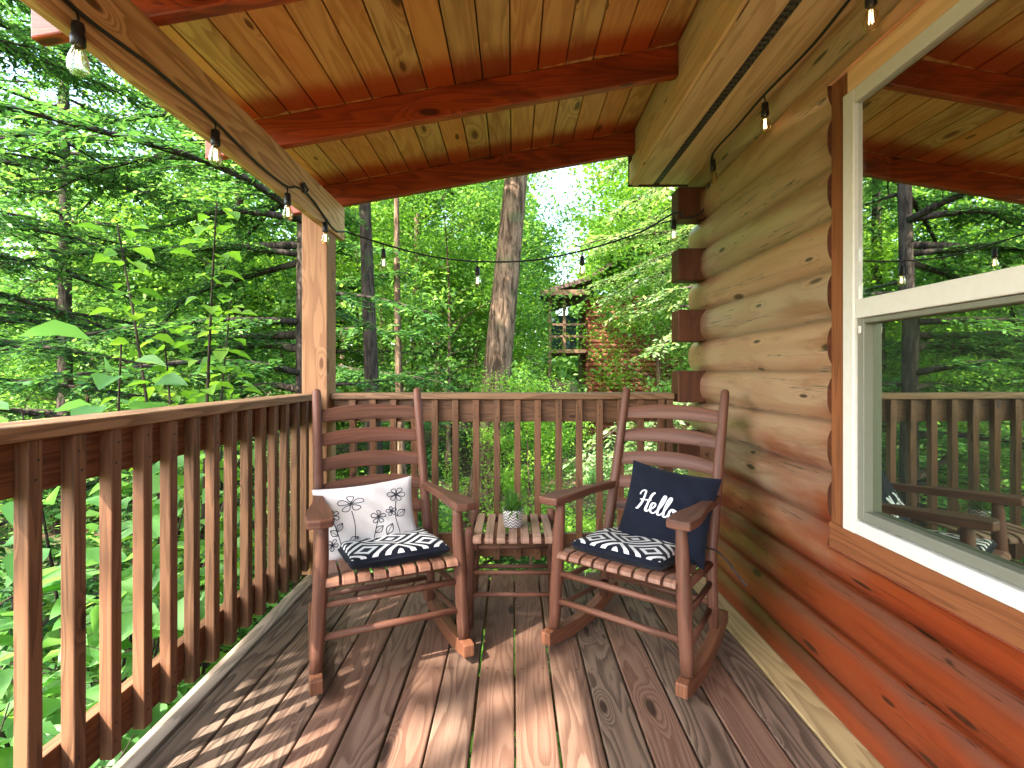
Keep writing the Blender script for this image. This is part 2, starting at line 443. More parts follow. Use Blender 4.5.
S.view_settings.view_transform = 'Standard'; S.view_settings.look = 'None'
S.view_settings.gamma = 1; S.view_settings.exposure = 3.3
S.cycles.use_denoising = True
S.cycles.max_bounces = 10; S.cycles.diffuse_bounces = 6; S.cycles.glossy_bounces = 4
S.cycles.transmission_bounces = 4; S.cycles.transparent_max_bounces = 12
S.cycles.sample_clamp_indirect = 8; S.cycles.caustics_reflective = False; S.cycles.caustics_refractive = False

# ------------------------------------------------------------------ deck
Y_END = 3.01
mb = MB()
for k in range(-8, 7):
    x0 = .007+.1425*k
    jit = random.uniform(-.0012, .0012)
    dz = random.uniform(-.0015, .0)
    mb.box((x0+.0036+jit, x0+.1425-.0036+jit), (-1.6, Y_END+random.uniform(-.006, .006)), (-.036+dz, dz))
    for y in (-1.2, -.4, .4, 1.2, 2.0, 2.8):
        for q in (.03, .1125): mb.nail((x0+q+random.uniform(-.004, .004), y+.02+random.uniform(-.008, .008), .0008), (1, 0, 0), (0, 1, 0), .0042)
deck = tag(mb.build('deck_floor', M['deck'], None, .006), kind='structure')
mb = MB(); mb.box((-1.215, -1.138), (-1.6, Y_END+.004), (-.036, .004))
mb.build('edge_board', M['greyboard'], deck, .004)
mb = MB(); mb.box((1.0075, 1.150), (-1.6, Y_END+.002), (-.036, .002))
mb.build('wall_board', M['deckedge'], deck, .004)
mb = MB(); mb.box((-1.21, 1.15), (Y_END-.055, Y_END-.015), (-.24, -.040)); mb.build('rim_board', M['rail'], deck, .003)
mb = MB(); mb.box((-1.205, -1.165), (-1.6, Y_END-.06), (-.24, -.040)); mb.build('rim_board', M['rail'], deck, .003)
for k in range(6):
    y = -1.2+.8*k
    mb = MB(); mb.box((-1.16, 1.15), (y, y+.038), (-.24, -.040)); mb.build('joist', M['rail'], deck, .003)
for x, y in ((-1.1, 2.75), (.9, 2.75), (-1.1, .6)):
    mb = MB(); mb.box((x-.07, x+.07), (y-.07, y+.07), (-3.2, -.245)); mb.build('support_post', M['post'], deck, .004)

# ------------------------------------------------------------------ railings
railL = tag(empty('deck_railing', (-1.2, 1.2, 0)), 'brown wooden baluster railing along the open side of the deck, running past the corner post', 'railing')
def part(mb, name, mat, parent, **kw):
    """build in world coordinates, then hang under a thing that has only a location"""
    o = mb.build(name, mat, parent, **kw)
    o.matrix_parent_inverse = Matrix.Translation(parent.location).inverted() if parent.rotation_euler.z == 0 else parent.matrix_basis.inverted()
    return o
part(MB().box((-1.29, -1.15), (-1.6, 2.945), (1.035, 1.073)), 'cap_rail', M['cap'], railL, bevel=.006)
part(MB().box((-1.241, -1.203), (-1.6, 2.945), (.897, 1.034)), 'top_rail', M['rail'], railL, bevel=.003)
part(MB().box((-1.241, -1.203), (-1.6, 2.945), (.075, .213)), 'bottom_rail', M['rail'], railL, bevel=.003)
for k in range(-19, 14):
    y = 1.223+.1244*k
    t = random.uniform(-.002, .002)
    bb = MB().box((-1.2025, -1.165), (y-.019+t, y+.019+t), (.068+random.uniform(-.006, .006), 1.034))
    for z in (.99, .93, .175, .115): bb.nail((-1.1643, y+t+random.uniform(-.006, .006), z+random.uniform(-.01, .01)), (0, 1, 0), (0, 0, 1))
    part(bb, 'baluster', M['rail'], railL, bevel=.003)
railB = tag(empty('deck_railing', (0, 3.03, 0)), 'brown wooden baluster railing across the end of the deck behind the rocking chairs and table', 'railing')
part(MB().box((-1.094, .972), (3.0, 3.14), (1.035, 1.073)), 'cap_rail', M['cap'], railB, bevel=.006)
part(MB().box((-1.094, .970), (3.05, 3.088), (.897, 1.034)), 'top_rail', M['rail'], railB, bevel=.003)
part(MB().box((-1.094, .970), (3.05, 3.088), (.075, .213)), 'bottom_rail', M['rail'], railB, bevel=.003)
for k in range(-5, 11):
    x = -.347+.1245*k
    t = random.uniform(-.002, .002)
    bb = MB().box((x-.019+t, x+.019+t), (3.012, 3.0495), (.068, 1.034))
    for z in (.99, .93, .175, .115): bb.nail((x+t+random.uniform(-.006, .006), 3.0113, z+random.uniform(-.01, .01)), (1, 0, 0), (0, 0, 1))
    part(bb, 'baluster', M['rail'], railB, bevel=.003)
part(MB().box((.925, .966), (3.012, 3.0495), (.068, 1.034)), 'baluster', M['rail'], railB, bevel=.003)

# ------------------------------------------------------------------ porch roof: post, beam, rafters, ceiling boards
roof = tag(empty('porch_roof', (-1.17, 3.02, 0)), 'sloping wooden porch roof with red rafters on a pale beam and square corner post', 'porch roof')
# the post is notched: its outer half runs up beside the beam
part(MB().prism([(0, -1.248), (0, -1.097), (2.039, -1.097), (2.039, -1.1205), (2.20, -1.1205), (2.20, -1.248)], lambda a, b, t_: (b, t_, a), 2.95, 3.10), 'corner_post', M['post'], roof, bevel=.006)
beam = part(MB().box((-1.1185, -1.08), (-1.6, 3.21), (2.04, 2.253)), 'beam', M['beam'], roof, bevel=.005)
SL = .178
def zr(x): return 2.25+SL*(x+1.08)
def rafter(y0, t=.045):
    m = MB()
    xs = (-1.43, .768)
    out = [(-1.43, zr(-1.43)), (.768, zr(.768)), (.768, zr(.768)+.142), (-1.43, zr(-1.43)+.142)]
    m.prism(out, lambda a, b, t_: (a, t_, b), y0, y0+t)
    part(m, 'rafter', M['rafter'], roof, bevel=.006)
for y0 in (3.15, 2.32, 1.48, .645, -.19, -1.02):
    rafter(y0)
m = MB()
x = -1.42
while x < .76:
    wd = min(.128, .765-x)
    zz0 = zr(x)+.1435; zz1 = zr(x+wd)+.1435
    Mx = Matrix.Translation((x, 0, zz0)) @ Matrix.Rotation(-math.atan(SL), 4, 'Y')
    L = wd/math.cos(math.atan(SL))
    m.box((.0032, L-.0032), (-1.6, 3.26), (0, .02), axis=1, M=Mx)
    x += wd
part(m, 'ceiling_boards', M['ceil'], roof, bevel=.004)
m = MB()
Mx = Matrix.Translation((-1.44, 0, zr(-1.44)+.168)) @ Matrix.Rotation(-math.atan(SL), 4, 'Y')
m.box((0, 2.45), (-1.6, 3.28), (0, .03), axis=1, M=Mx)
part(m, 'roof_covering', M['shingle'], roof)

# ------------------------------------------------------------------ the cabin: log wall, eave, log ends, window
cabin = tag(empty('log_cabin', (1.3, 1.2, 0)), 'log cabin with curved log siding, white framed window and boxed eave beside the deck', 'cabin')
HC = .184
W_Y0, W_Y1, W_Z0, W_Z1 = .62, 1.697, .67, 2.133      # white window frame, outer
T = .088                                               # trim width
def lx(s): return 1.160-.038*(1-abs(2*s-1)**2.9)
def log_piece(mb, zb, y0, y1, z0=None, z1=None, r=None, e0=0.0):
    n = 12
    pr = []
    lo, hi = max(zb, z0 if z0 is not None else zb), min(zb+HC, z1 if z1 is not None else zb+HC)
    if hi-lo < .004: return
    for i in range(n+1):
        z = lo+(hi-lo)*i/n
        pr.append((lx((z-zb)/HC), z))
    b = len(mb.v); ov = random.uniform(-40, 40); ou = 0 if e0 else random.uniform(-40, 40)
    r = random.random() if r is None else r
    ny = 1
    for y in (y0, y1):
        for p in pr: mb.v.append((p[0], y, p[1]))
    N = n+1
    for i in range(n):
        uv = [(y0+ou, i*.02+ov), (y1+ou, i*.02+ov), (y1+ou, (i+1)*.02+ov), (y0+ou, (i+1)*.02+ov)]
        mb.face([b+i, b+N+i, b+N+i+1, b+i+1][::-1], uv[::-1], r, True)
    for base, y in ((b, y0), (b+N, y1)):
        q = len(mb.v)
        mb.v.append((1.24, y, hi)); mb.v.append((1.24, y, lo))
        mb.face([base+i for i in range(N)]+[q, q+1], [(p[0], p[1]) for p in pr]+[(1.24, hi), (1.24, lo)], r)
    # lower underside strip and top strip keep it closed
    q = len(mb.v)
    mb.v += [(1.24, y0, lo), (1.24, y1, lo), (1.24, y0, hi), (1.24, y1, hi)]
    mb.face([b, q, q+1, b+N], [(y0, 0), (y0, .05), (y1, .05), (y1, 0)], r)
    mb.face([b+n, b+N+n, q+3, q+2], [(y0, 0), (y1, 0), (y1, .05), (y0, .05)], r)
m = MB()
for c in range(-1, 13):
    zb = .1+HC*c
    stub = c % 2 == 1
    yend = 3.0 if stub else 3.20
    zlo = .0025 if c == -1 else None
    zhi = 2.409
    if zb > zhi: continue
    r = random.random()
    if zb+HC <= W_Z0-T or zb >= W_Z1+T:
        log_piece(m, zb, -1.6, yend, zlo, zhi, r)
    else:
        log_piece(m, zb, W_Y1+T, yend, zlo, zhi, r)
        log_piece(m, zb, -1.6, W_Y0-T, zlo, zhi, r)
        log_piece(m, zb, W_Y0-T, W_Y1+T, None, W_Z0-T, r)
        log_piece(m, zb, W_Y0-T, W_Y1+T, W_Z1+T, zhi, r)
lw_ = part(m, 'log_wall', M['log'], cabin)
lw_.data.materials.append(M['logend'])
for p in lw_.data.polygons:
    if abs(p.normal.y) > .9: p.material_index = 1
m = MB()
m.box((1.24, 1.30), (-1.6, W_Y0), (-.3, 2.41)); m.box((1.24, 1.30), (W_Y1, 3.0), (-.3, 2.41))
m.box((1.24, 1.30), (W_Y0+.001, W_Y1-.001), (-.3, W_Z0)); m.box((1.24, 1.30), (W_Y0+.001, W_Y1-.001), (W_Z1, 2.41))
part(m, 'wall_core', M['room'], cabin)
part(MB().box((1.155, 1.23), (-1.6, 3.1), (-3.2, .0)), 'foundation_boards', M['logend'], cabin)
# wall round the corner, and its log ends that stick out past the corner
m = MB()
m.box((1.18, 4.6), (3.005, 3.125), (-.3, 2.41))
part(m, 'end_wall', M['logend'], cabin)
for c in range(1, 13, 2):
    zb = .1+HC*c
    m = MB().box((.99, 1.178), (3.0, 3.13), (zb-.004, zb+HC+.004))
    part(m, 'log_end', M['logend'], cabin, bevel=.008)
# boxed eave over the wall
part(MB().box((.770, .812), (-1.6, 3.24), (2.405, 2.92)), 'eave_header', M['fascia'], cabin, bevel=.004)
part(MB().box((.752, .7685), (-1.6, 3.235), (2.41, 2.545)), 'fascia_board', M['fascia'], cabin, bevel=.004)
sof = part(MB().box((.814, .905), (-1.6, 3.235), (2.412, 2.43), axis=1).box((.945, 1.30), (-1.6, 3.235), (2.412, 2.43), axis=1), 'soffit', M['fascia'], cabin, bevel=.003)
vm = MB().box((.905, .945), (-1.6, 3.23), (2.424, 2.428))
yy = -.2
while yy < 3.2:
    vm.box((.908, .942), (yy, yy+.012), (2.416, 2.4235)); yy += .030
for xx in (.905, .9235, .941): vm.box((xx, xx+.004), (-1.6, 3.23), (2.4135, 2.4158))
vm.build('vent', M['darkmetal'], sof)
part(MB().box((.748, 1.30), (3.241, 3.252), (2.402, 2.92)), 'eave_end_board', M['flash'], cabin)
part(MB().box((.83, 4.6), (-1.6, 3.25), (2.93, 2.97)), 'main_roof', M['shingle'], cabin)
# room behind the window
m = MB()
m.box((1.32, 3.6), (-.3, 2.6), (-.02, .0)); m.box((1.32, 3.6), (-.3, 2.6), (2.38, 2.40)); m.box((3.6, 3.62), (-.3, 2.6), (0, 2.38))
m.box((1.32, 3.6), (2.6, 2.62), (0, 2.38)); m.box((1.32, 3.6), (-.32, -.3), (0, 2.38))
part(m, 'interior_room', M['room'], cabin)
# window: frame, sashes, glass, trim
win = part(MB().box((1.118, 1.24), (W_Y1-.055, W_Y1), (W_Z0, W_Z1)).box((1.118, 1.24), (W_Y0, W_Y0+.055), (W_Z0, W_Z1))
           .box((1.119, 1.24), (W_Y0+.0552, W_Y1-.0552), (W_Z1-.05, W_Z1-.0005)).box((1.119, 1.24), (W_Y0+.0552, W_Y1-.0552), (W_Z0+.0005, W_Z0+.045)), 'window', M['vinyl'], cabin, bevel=.004)
def sub(mb, name, mat, parent, root, **kw):
    return mb.build(name, mat, parent, **kw)      # the parent already sits at world identity
ZM = 1.375
sub(MB().box((1.122, 1.165), (W_Y0+.0555, W_Y1-.0555), (ZM, ZM+.062)), 'meeting_rail', M['vinyl'], win, cabin, bevel=.004)
sm_ = MB().box((1.13, 1.165), (W_Y1-.085, W_Y1-.0555), (W_Z0+.048, ZM-.001)).box((1.13, 1.165), (W_Y0+.0555, W_Y0+.085), (W_Z0+.048, ZM-.001))
sm_.box((1.131, 1.165), (W_Y0+.0852, W_Y1-.0852), (W_Z0+.048, W_Z0+.08)).box((1.131, 1.165), (W_Y0+.0852, W_Y1-.0852), (ZM-.018, ZM-.0015))
sub(sm_, 'screen_frame', M['vinylshade'], win, cabin, bevel=.003)
sub(MB().box((1.134, 1.138), (W_Y0+.056, W_Y1-.056), (ZM+.0625, W_Z1-.051)), 'upper_pane', M['glass'], win, cabin)
sub(MB().box((1.160, 1.164), (W_Y0+.056, W_Y1-.056), (W_Z0+.046, ZM-.0015)), 'lower_pane', M['glass2'], win, cabin)
sub(MB().box((1.124, 1.1295), (W_Y1-.078, W_Y1-.066), (ZM-.05, ZM-.025)), 'screen_latch', M['vinyl'], win, cabin, bevel=.002)
sub(MB().box((1.135, 1.24), (W_Y1+.0015, W_Y1+T), (W_Z0-T, W_Z1+T)), 'window_trim', M['trim'], win, cabin, bevel=.004)
sub(MB().box((1.135, 1.24), (W_Y0-T, W_Y0-.0015), (W_Z0-T, W_Z1+T)), 'window_trim', M['trim'], win, cabin, bevel=.004)
sub(MB().box((1.134, 1.24), (W_Y0-.001, W_Y1+.001), (W_Z1+.0015, W_Z1+T)), 'window_trim', M['fascia'], win, cabin, bevel=.004)
sub(MB().box((1.126, 1.24), (W_Y0-T, W_Y1+T-.001), (W_Z0-T, W_Z0-.0015)), 'window_trim', M['trim'], win, cabin, bevel=.004)
cur = MB().grid(lambda u, v: (1.42+.025*math.sin(u*40)+.012*math.sin(u*97+1), .4+1.5*u, .55+1.75*v), 160, 2)
sub(cur, 'curtain', M['curtain'], win, cabin)

# ------------------------------------------------------------------ rocking chairs
def make_chair(label, loc, rz):
    t = tag(empty('rocking_chair', loc, rz), label, 'rocking chair', 'ladder back rocking chairs on the deck')
    W, WB, SZ0, SZ1 = .290, .252, .425, .385
    def rb(y): d = y-.20; return 1.05-math.sqrt(1.05**2-d*d)       # underside of the rocker
    rz_top = lambda y: rb(y)+.062
    fp = lambda s, z: Vector((s*(W-.048*(z-.06)), .0+.02*(z-.4), z))
    def rp(s, z):                                             # rear post leans back above the seat
        y = .415+.02*(z/.4) if z < .4 else .435+.24*((z-.4)/.73)
        return Vector((s*(WB), y, z))
    for s in (-1, 1):
        # rocker
        n = 18; ys = [-.075+.635*i/n for i in range(n+1)]
        out = [(y, rb(y)) for y in ys]+[(y+(-.012 if i == n else 0), rz_top(y)-(.012 if i in (0, n) else 0)) for i, y in reversed(list(enumerate(ys)))]
        xc = lambda y: s*(W-(W-.272)*max(0, min(1, (y)/.55)))
        mb = MB().prism(out, lambda a, b, q: (xc(a)+q, a, b), -.023, .023)
        mb.build('rocker', M['rocker'], t, bevel=.005)
        zs = [rz_top(0)-.012, .15, .30, .42, .52, .60, .632]
        MB().tube([fp(s, z) for z in zs], [.022, .026, .027, .027, .0255, .021, .0195], 14).build('front_post', M['chair'], t)
        zs = [rz_top(.415)-.012, .2, .4, .6, .8, 1.0, 1.08, 1.105, 1.114]
        MB().tube([rp(s, z)+Vector((s*.04*max(0, .4-z)*1.0, 0, 0)) for z in zs], [.021, .024, .0255, .024, .023, .0215, .021, .019, .010], 14).build('rear_post', M['chair'], t)
        # arm: wide shaped board
        z0, z1 = .634, .668
        yb = rp(s, .65).y
        prof = [(-.075, -.045), (-.085, 0), (-.075, .045), (.02, .052), (.12, .044), (.25, .026), (yb-.012, .020), (yb-.012, -.020), (.25, -.026), (.12, -.040), (.02, -.05)]
        ax = lambda y: s*(W-.022+.010-(W-.022+.010-WB)*max(0, y/yb)*.92)
        mb = MB().prism([(a, b) for a, b in prof], lambda a, b, q: (ax(a)+b, a, q-.020*max(0, a)/.4), z0, z1)
        mb.build('arm', M['chair'], t, bevel=.006)
        # side stretchers
        for z in (.17, .285):
            MB().tube([fp(s, z), rp(s, z-.012)], .0125, 8).build('stretcher', M['chair'], t)
        MB().tube([fp(s, SZ0-.03), rp(s, SZ1-.03)], .016, 8).build('seat_rail', M['chair'], t)
    for z in (.205, .325):
        MB().tube([fp(-1, z), (0, -.002, z), fp(1, z)], [.0125, .0145, .0125], 10).build('stretcher', M['chair'], t)
    for z in (.185, .30):
        MB().tube([rp(-1, z), rp(1, z)], .0125, 10).build('stretcher', M['chair'], t)
    MB().tube([fp(-1, SZ0-.025), fp(1, SZ0-.025)], .017, 10).build('seat_rail', M['chair'], t)
    MB().tube([rp(-1, SZ1-.03), rp(1, SZ1-.03)], .015, 10).build('seat_rail', M['chair'], t)
    # seat slats from front to back, rounded over the front rail
    ns = 9
    for i in range(ns):
        q = (i+.5)/ns*2-1
        xf, xb = q*(W-.030), q*(WB-.012)
        hw = (W-.030)/ns*.82
        side = [(-.040, SZ0-.022), (-.036, SZ0-.006), (-.02, SZ0+.003), (.03, SZ0+.004), (.2, SZ0-.024), (.42, SZ1+.002), (.42, SZ1-.012), (.2, SZ0-.036), (.03, SZ0-.009), (-.018, SZ0-.009), (-.028, SZ0-.024)]
        mb = MB().prism(side, lambda a, b, k: (xf+(xb-xf)*a/.42+k*(1-.15*a), a, b), -hw, hw)
        mb.build('seat_slat', M['slat'], t, bevel=.003)
    # ladder slats, arched on top and bowed backwards
    for zc in (.985, .87, .755, .64, .53):
        def fn(u, v, zc=zc, off=0.0):
            q = u*2-1
            z = zc-.03+(.055+.018*(1-q*q))*v+.006*(1-q*q)
            p = rp(1, zc)
            return (q*(WB-.006), p.y+.028*(1-q*q)+.24/.73*(z-zc), z)
        mb = MB(); ou, ov = random.uniform(-40, 40), random.uniform(-40, 40); r = random.random()
        mb.grid(fn, 16, 2, r)
        mb.uv = [[(a*.46+ou, b*.07+ov) for a, b in f] for f in mb.uv]
        o = mb.build('back_slat', M['chair'], t, solid=.011)
        o.modifiers.new('edge', 'BEVEL').width = .003
    return t
chairL = make_chair('wooden rocking chair with white flower pillow, set by the corner post', (-.473, 1.986, 0), R(24.4))
chairR = make_chair('wooden rocking chair with navy Hello pillow, set beside the log wall', (.414, 2.018, 0), R(-37.1))

# ------------------------------------------------------------------ pillows and cushions
def local(parent_o, p):
    Mx = Matrix.Translation(parent_o.location) @ Matrix.Rotation(parent_o.rotation_euler.z, 4, 'Z')
    return Mx @ Vector(p)
def pillow_surface(Wd, Hd, Th, seed):
    rr = random.Random(seed); ph = [rr.uniform(0, 6) for _ in range(6)]
    def fn(u, v, side=-1):
        b = max(0, (1-u*u))*max(0, (1-v*v))
        y = side*Th*b**.5
        wr = .006*(math.sin(u*7+ph[0]+v*3)*math.sin(v*6+ph[1])+.6*math.sin(u*13+v*9+ph[2]))*b**.3
        x = u*Wd/2*(1-.075*(1-v*v)*abs(u)); z = v*Hd/2*(1-.085*(1-u*u)*abs(v))
        return Vector((x, y+wr*(1 if side < 0 else .5), z))
    return fn
def make_pillow(fn, mat, root, n=36):
    mb = MB()
    mb.grid(lambda a, b: fn(a*2-1, b*2-1, -1), n, n)
    mb.grid(lambda a, b: fn(1-a*2, b*2-1, 1), n, n)
    return mb
def ribbon(mb, fn, pts, w, n=7, off=.0018):
    pts = spline(pts, n)
    P = [fn(u, v, -1) for u, v in pts]; m_ = len(P); b = len(mb.v)
    for i in range(m_):
        u, v = pts[i]
        e = .01
        nu = (fn(u+e, v)-fn(u-e, v)).cross(fn(u, v+e)-fn(u, v-e)).normalized()
        if nu.y > 0: nu = -nu
        tg = (P[min(i+1, m_-1)]-P[max(i-1, 0)])
        if tg.length < 1e-7: tg = Vector((1, 0, 0))
        sd = tg.normalized().cross(nu)
        k = w if not callable(w) else w(i/(m_-1), tg.normalized())
        for q in (-1, 1): mb.v.append(tuple(P[i]+nu*off+sd*k*q*.5))
    for i in range(m_-1):
        mb.face([b+2*i, b+2*i+1, b+2*i+3, b+2*i+2], [(0, 0)]*4, .5, True)

# white pillow with flower drawing
fnL = pillow_surface(.45, .34, .062, 3)
pL = make_pillow(fnL, M['white_fab'], None).build('flower_pillow', M['white_fab'])
tag(pL, 'white oblong pillow with black line drawn flowers leaning on the ladder back', 'pillow')
def place(o, chair, loc, rot):
    o.matrix_world = Matrix.Translation(chair.location) @ Matrix.Rotation(chair.rotation_euler.z, 4, 'Z') @ Matrix.Translation(loc) @ rot
place(pL, chairL, (-.055, .335, .532), Matrix.Rotation(R(-4), 4, 'Z') @ Matrix.Rotation(R(-26), 4, 'X') @ Matrix.Rotation(R(-4), 4, 'Y'))
ink = MB(); lw = .0036
def flower(cx, cy, s, rot=0, petals=5, open_=1.0):
    for k in range(petals):
        a = rot+2*PI*k/petals
        pts = []
        for q, (rr, da) in enumerate(((.15, 0), (.55, -.42), (.95, -.30), (1.05, .05), (.9, .34), (.5, .42), (.15, 0))):
            rr *= 1+.12*math.sin(k*2.3+q)
            pts.append((cx+s*rr*math.cos(a+da), cy+s*1.3*rr*open_*math.sin(a+da)))
        ribbon(ink, fnL, pts, lw)
    for k in range(7):
        a = 2*PI*k/7
        ribbon(ink, fnL, [(cx, cy), (cx+s*.22*math.cos(a), cy+s*.28*math.sin(a))], lw, 3)
def leaf_line(x0, y0, a, L):
    tip = (x0+L*math.cos(a), y0+1.3*L*math.sin(a))
    for sgn in (-1, 1):
        mx, my = (x0+tip[0])/2-sgn*.28*L*math.sin(a), (y0+tip[1])/2+sgn*.36*L*math.cos(a)
        ribbon(ink, fnL, [(x0, y0), (mx, my), tip], lw)
    ribbon(ink, fnL, [(x0, y0), tip], lw*.7, 3)
flower(-.30, .42, .23, .3, 5, .8); ribbon(ink, fnL, [(-.30, .22), (-.26, -.2), (-.30, -.75)], lw)
flower(.62, .50, .17, .9, 6, .9); ribbon(ink, fnL, [(.60, .33), (.55, -.1), (.60, -.55)], lw); leaf_line(.57, -.1, .5, .24)
flower(.20, -.05, .13, .2, 5); ribbon(ink, fnL, [(.18, -.15), (.10, -.45), (.02, -.85)], lw); leaf_line(.10, -.45, .6, .22)
flower(-.70, .18, .14, .5, 6, .9); ribbon(ink, fnL, [(-.69, .05), (-.60, -.3), (-.52, -.75)], lw); leaf_line(-.62, -.25, .9, .2); leaf_line(-.60, -.35, 2.4, .2)
flower(-.72, -.55, .11, 1., 5); leaf_line(-.40, -.55, .3, .2); leaf_line(.33, -.55, 1.0, .25)
flower(.48, .05, .10, .4, 5)
io = ink.build('flower_drawing', M['ink'], pL)

# navy pillow with script lettering
fnR = pillow_surface(.41, .385, .068, 9)
pR = make_pillow(fnR, M['navy'], None).build('lettered_pillow', M['navy'])
tag(pR, 'navy square pillow printed with the word Hello in white script', 'pillow')
place(pR, chairR, (.085, .335, .580), Matrix.Rotation(R(2), 4, 'Z') @ Matrix.Rotation(R(-22), 4, 'X') @ Matrix.Rotation(R(6), 4, 'Y'))
HE = [
 [(-.10, 1.40), (.05, 1.72), (.35, 1.90), (.62, 1.88), (.60, 1.55), (.45, 1.0), (.28, .45), (.08, .02), (-.12, -.05)],
 [(1.62, 1.98), (1.42, 1.75), (1.22, 1.2), (1.02, .6), (.92, .15), (1.02, -.02), (1.25, .12), (1.45, .38)],
 [(.05, .92), (.45, .98), (.9, 1.06), (1.42, 1.16)],
 [(1.40, .32), (1.72, .48), (1.92, .78), (1.84, .98), (1.60, .88), (1.46, .50), (1.52, .12), (1.75, .0), (2.02, .14), (2.22, .40)],
 [(2.18, .34), (2.50, .85), (2.78, 1.50), (2.82, 1.92), (2.66, 1.92), (2.48, 1.40), (2.32, .70), (2.28, .18), (2.42, .0), (2.64, .14), (2.82, .38)],
 [(2.78, .34), (3.10, .85), (3.38, 1.50), (3.42, 1.92), (3.26, 1.92), (3.08, 1.40), (2.92, .70), (2.88, .18), (3.02, .0), (3.24, .14), (3.44, .42)],
 [(4.02, .92), (3.74, .92), (3.50, .60), (3.48, .20), (3.70, .0), (3.98, .12), (4.16, .50), (4.12, .84), (3.98, .92), (3.92, .74), (4.12, .62), (4.44, .72)],
]
lt = MB()
for st in HE:
    pts = [(-.55+x*.212, -.06+(y-.3)*.235+x*-.016) for x, y in st]
    ribbon(lt, fnR, pts, lambda t, tg: .0048+.0062*abs(tg.z)**1.5*(1 if tg.z < 0 else .45), 8, .002)
lt.build('lettering', M['letter'], pR)

def make_cushion(label, chair, loc, rz, tilt=-5, tie=None):
    Wd, Th = .41, .068
    mb = MB()
    n = 30
    def top(u, v, side):
        b = max(0, 1-u**6)*max(0, 1-v**6)
        z = Th/2+side*(Th/2)*(b**.28)*(1+.12*math.sin(u*5)*math.sin(v*4.3+1))*(1-.12*math.cos(u*4)*math.cos(v*4))
        return Vector((u*Wd/2*(1-.03*(1-v*v)), v*Wd/2*(1-.03*(1-u*u)), z))
    mb.grid(lambda a, b: top(a*2-1, b*2-1, 1), n, n)
    mb.grid(lambda a, b: top(1-a*2, b*2-1, -1), n, n)
    o = mb.build('seat_cushion', M['diamond'])
    tag(o, label, 'cushion', 'patterned seat cushions')
    place(o, chair, loc, Matrix.Rotation(rz, 4, 'Z') @ Matrix.Rotation(R(tilt), 4, 'X'))
    # piping round the edge
    edge = []
    for k in range(64):
        a = 2*PI*k/64
        c, s_ = math.cos(a), math.sin(a); mmax = (abs(c)**7+abs(s_)**7)**(1/7)
        edge.append((c/mmax*Wd/2*.985, s_/mmax*Wd/2*.985, Th/2))
    edge.append(edge[0])
    MB().tube(edge, .004, 6, cap=False).build('piping', M['navy'], o)
    for tp in (tie or []):
        MB().tube(spline(tp, 6), .0035, 6).build('tie_cord', M['black'], o)
    return o
make_cushion('navy cushion with white diamond stripes in front of the white flower pillow', chairL, (.02, .188, .412), R(3))
make_cushion('navy cushion with white diamond stripes under the navy Hello pillow', chairR, (.0, .190, .410), R(-2), -5,
             tie=[[(.19, .17, .03), (.24, .17, .05), (.31, .15, .045), (.38, .11, .0), (.43, .09, -.045)]])

# ------------------------------------------------------------------ slatted table with potted plant
tb = tag(empty('side_table', (0, 2.52, 0)), 'small slatted wooden side table standing between the two rocking chairs', 'table')
TX, TY0, TY1, TZ = .205, -.17, .17, .432
for sx in (-1, 1):
    for y in (TY0, TY1):
        MB().tube([(sx*TX, y, 0), (sx*TX, y, .2), (sx*TX, y, .44), (sx*TX, y, .462), (sx*TX, y, .468)], [.018, .0225, .0225, .020, .012], 12).build('leg', M['chair'], tb)
    for z in (.14, .24, .395):
        MB().tube([(sx*TX, TY0, z), (sx*TX, TY1, z)], .011, 8).build('stretcher', M['chair'], tb)
for y in (TY0, TY1):
    for z in (.155, .258):
        MB().tube([(-TX, y, z), (TX, y, z)], .0115, 8).build('stretcher', M['chair'], tb)
    MB().tube([(-TX, y, .408), (TX, y, .408)], .015, 8).build('top_rail', M['chair'], tb)
for i in range(7):
    xc_ = -.168+.056*i
    side = [(-.205, TZ-.028), (-.207, TZ-.014), (-.196, TZ-.002), (-.17, TZ+.005), (0, TZ+.006), (.17, TZ+.005), (.196, TZ-.002), (.2, TZ-.012), (.17, TZ-.006), (0, TZ-.005), (-.17, TZ-.006), (-.19, TZ-.012), (-.196, TZ-.028)]
    MB().prism(side, lambda a, b, q: (xc_+q, a, b), -.0195, .0195).build('top_slat', M['tslat'], tb, bevel=.003)
pt = tag(empty('potted_plant', (0.0, 2.47, TZ+.0075)), 'spiky green plant in a small grey and white patterned pot on the side table', 'plant')
MB().lathe([(.001, 0), (.040, 0), (.046, .006), (.050, .05), (.052, .083), (.050, .087), (.046, .085), (.045, .07)], 32).build('pot', M['pot'], pt)
MB().lathe([(.0455, .074), (.02, .077), (.0005, .078)], 20).build('soil', M['soil'], pt)
lf = MB()
for k in range(95):
    a = random.uniform(0, 2*PI); le = random.uniform(.08, .155); el = random.uniform(.35, 1.45)
    d = Vector((math.cos(a)*math.cos(el), math.sin(a)*math.cos(el), math.sin(el)))
    b0 = Vector((random.gauss(0, .014), random.gauss(0, .014), .075))
    sd = d.cross(Vector((0, 0, 1))).normalized()
    p = [b0+d*le*t-Vector((0, 0, .06))*t*t*math.cos(el) for t in (0, .35, .7, 1)]
    b = len(lf.v)
    for q, ww in zip(p, (.003, .0048, .0036, .0003)):
        lf.v += [tuple(q-sd*ww), tuple(q+sd*ww)]
    r = random.random()
    for i in range(3): lf.face([b+2*i, b+2*i+1, b+2*i+3, b+2*i+2], [(0, 0)]*4, r)
lf.build('leaves', M['fern'], pt)

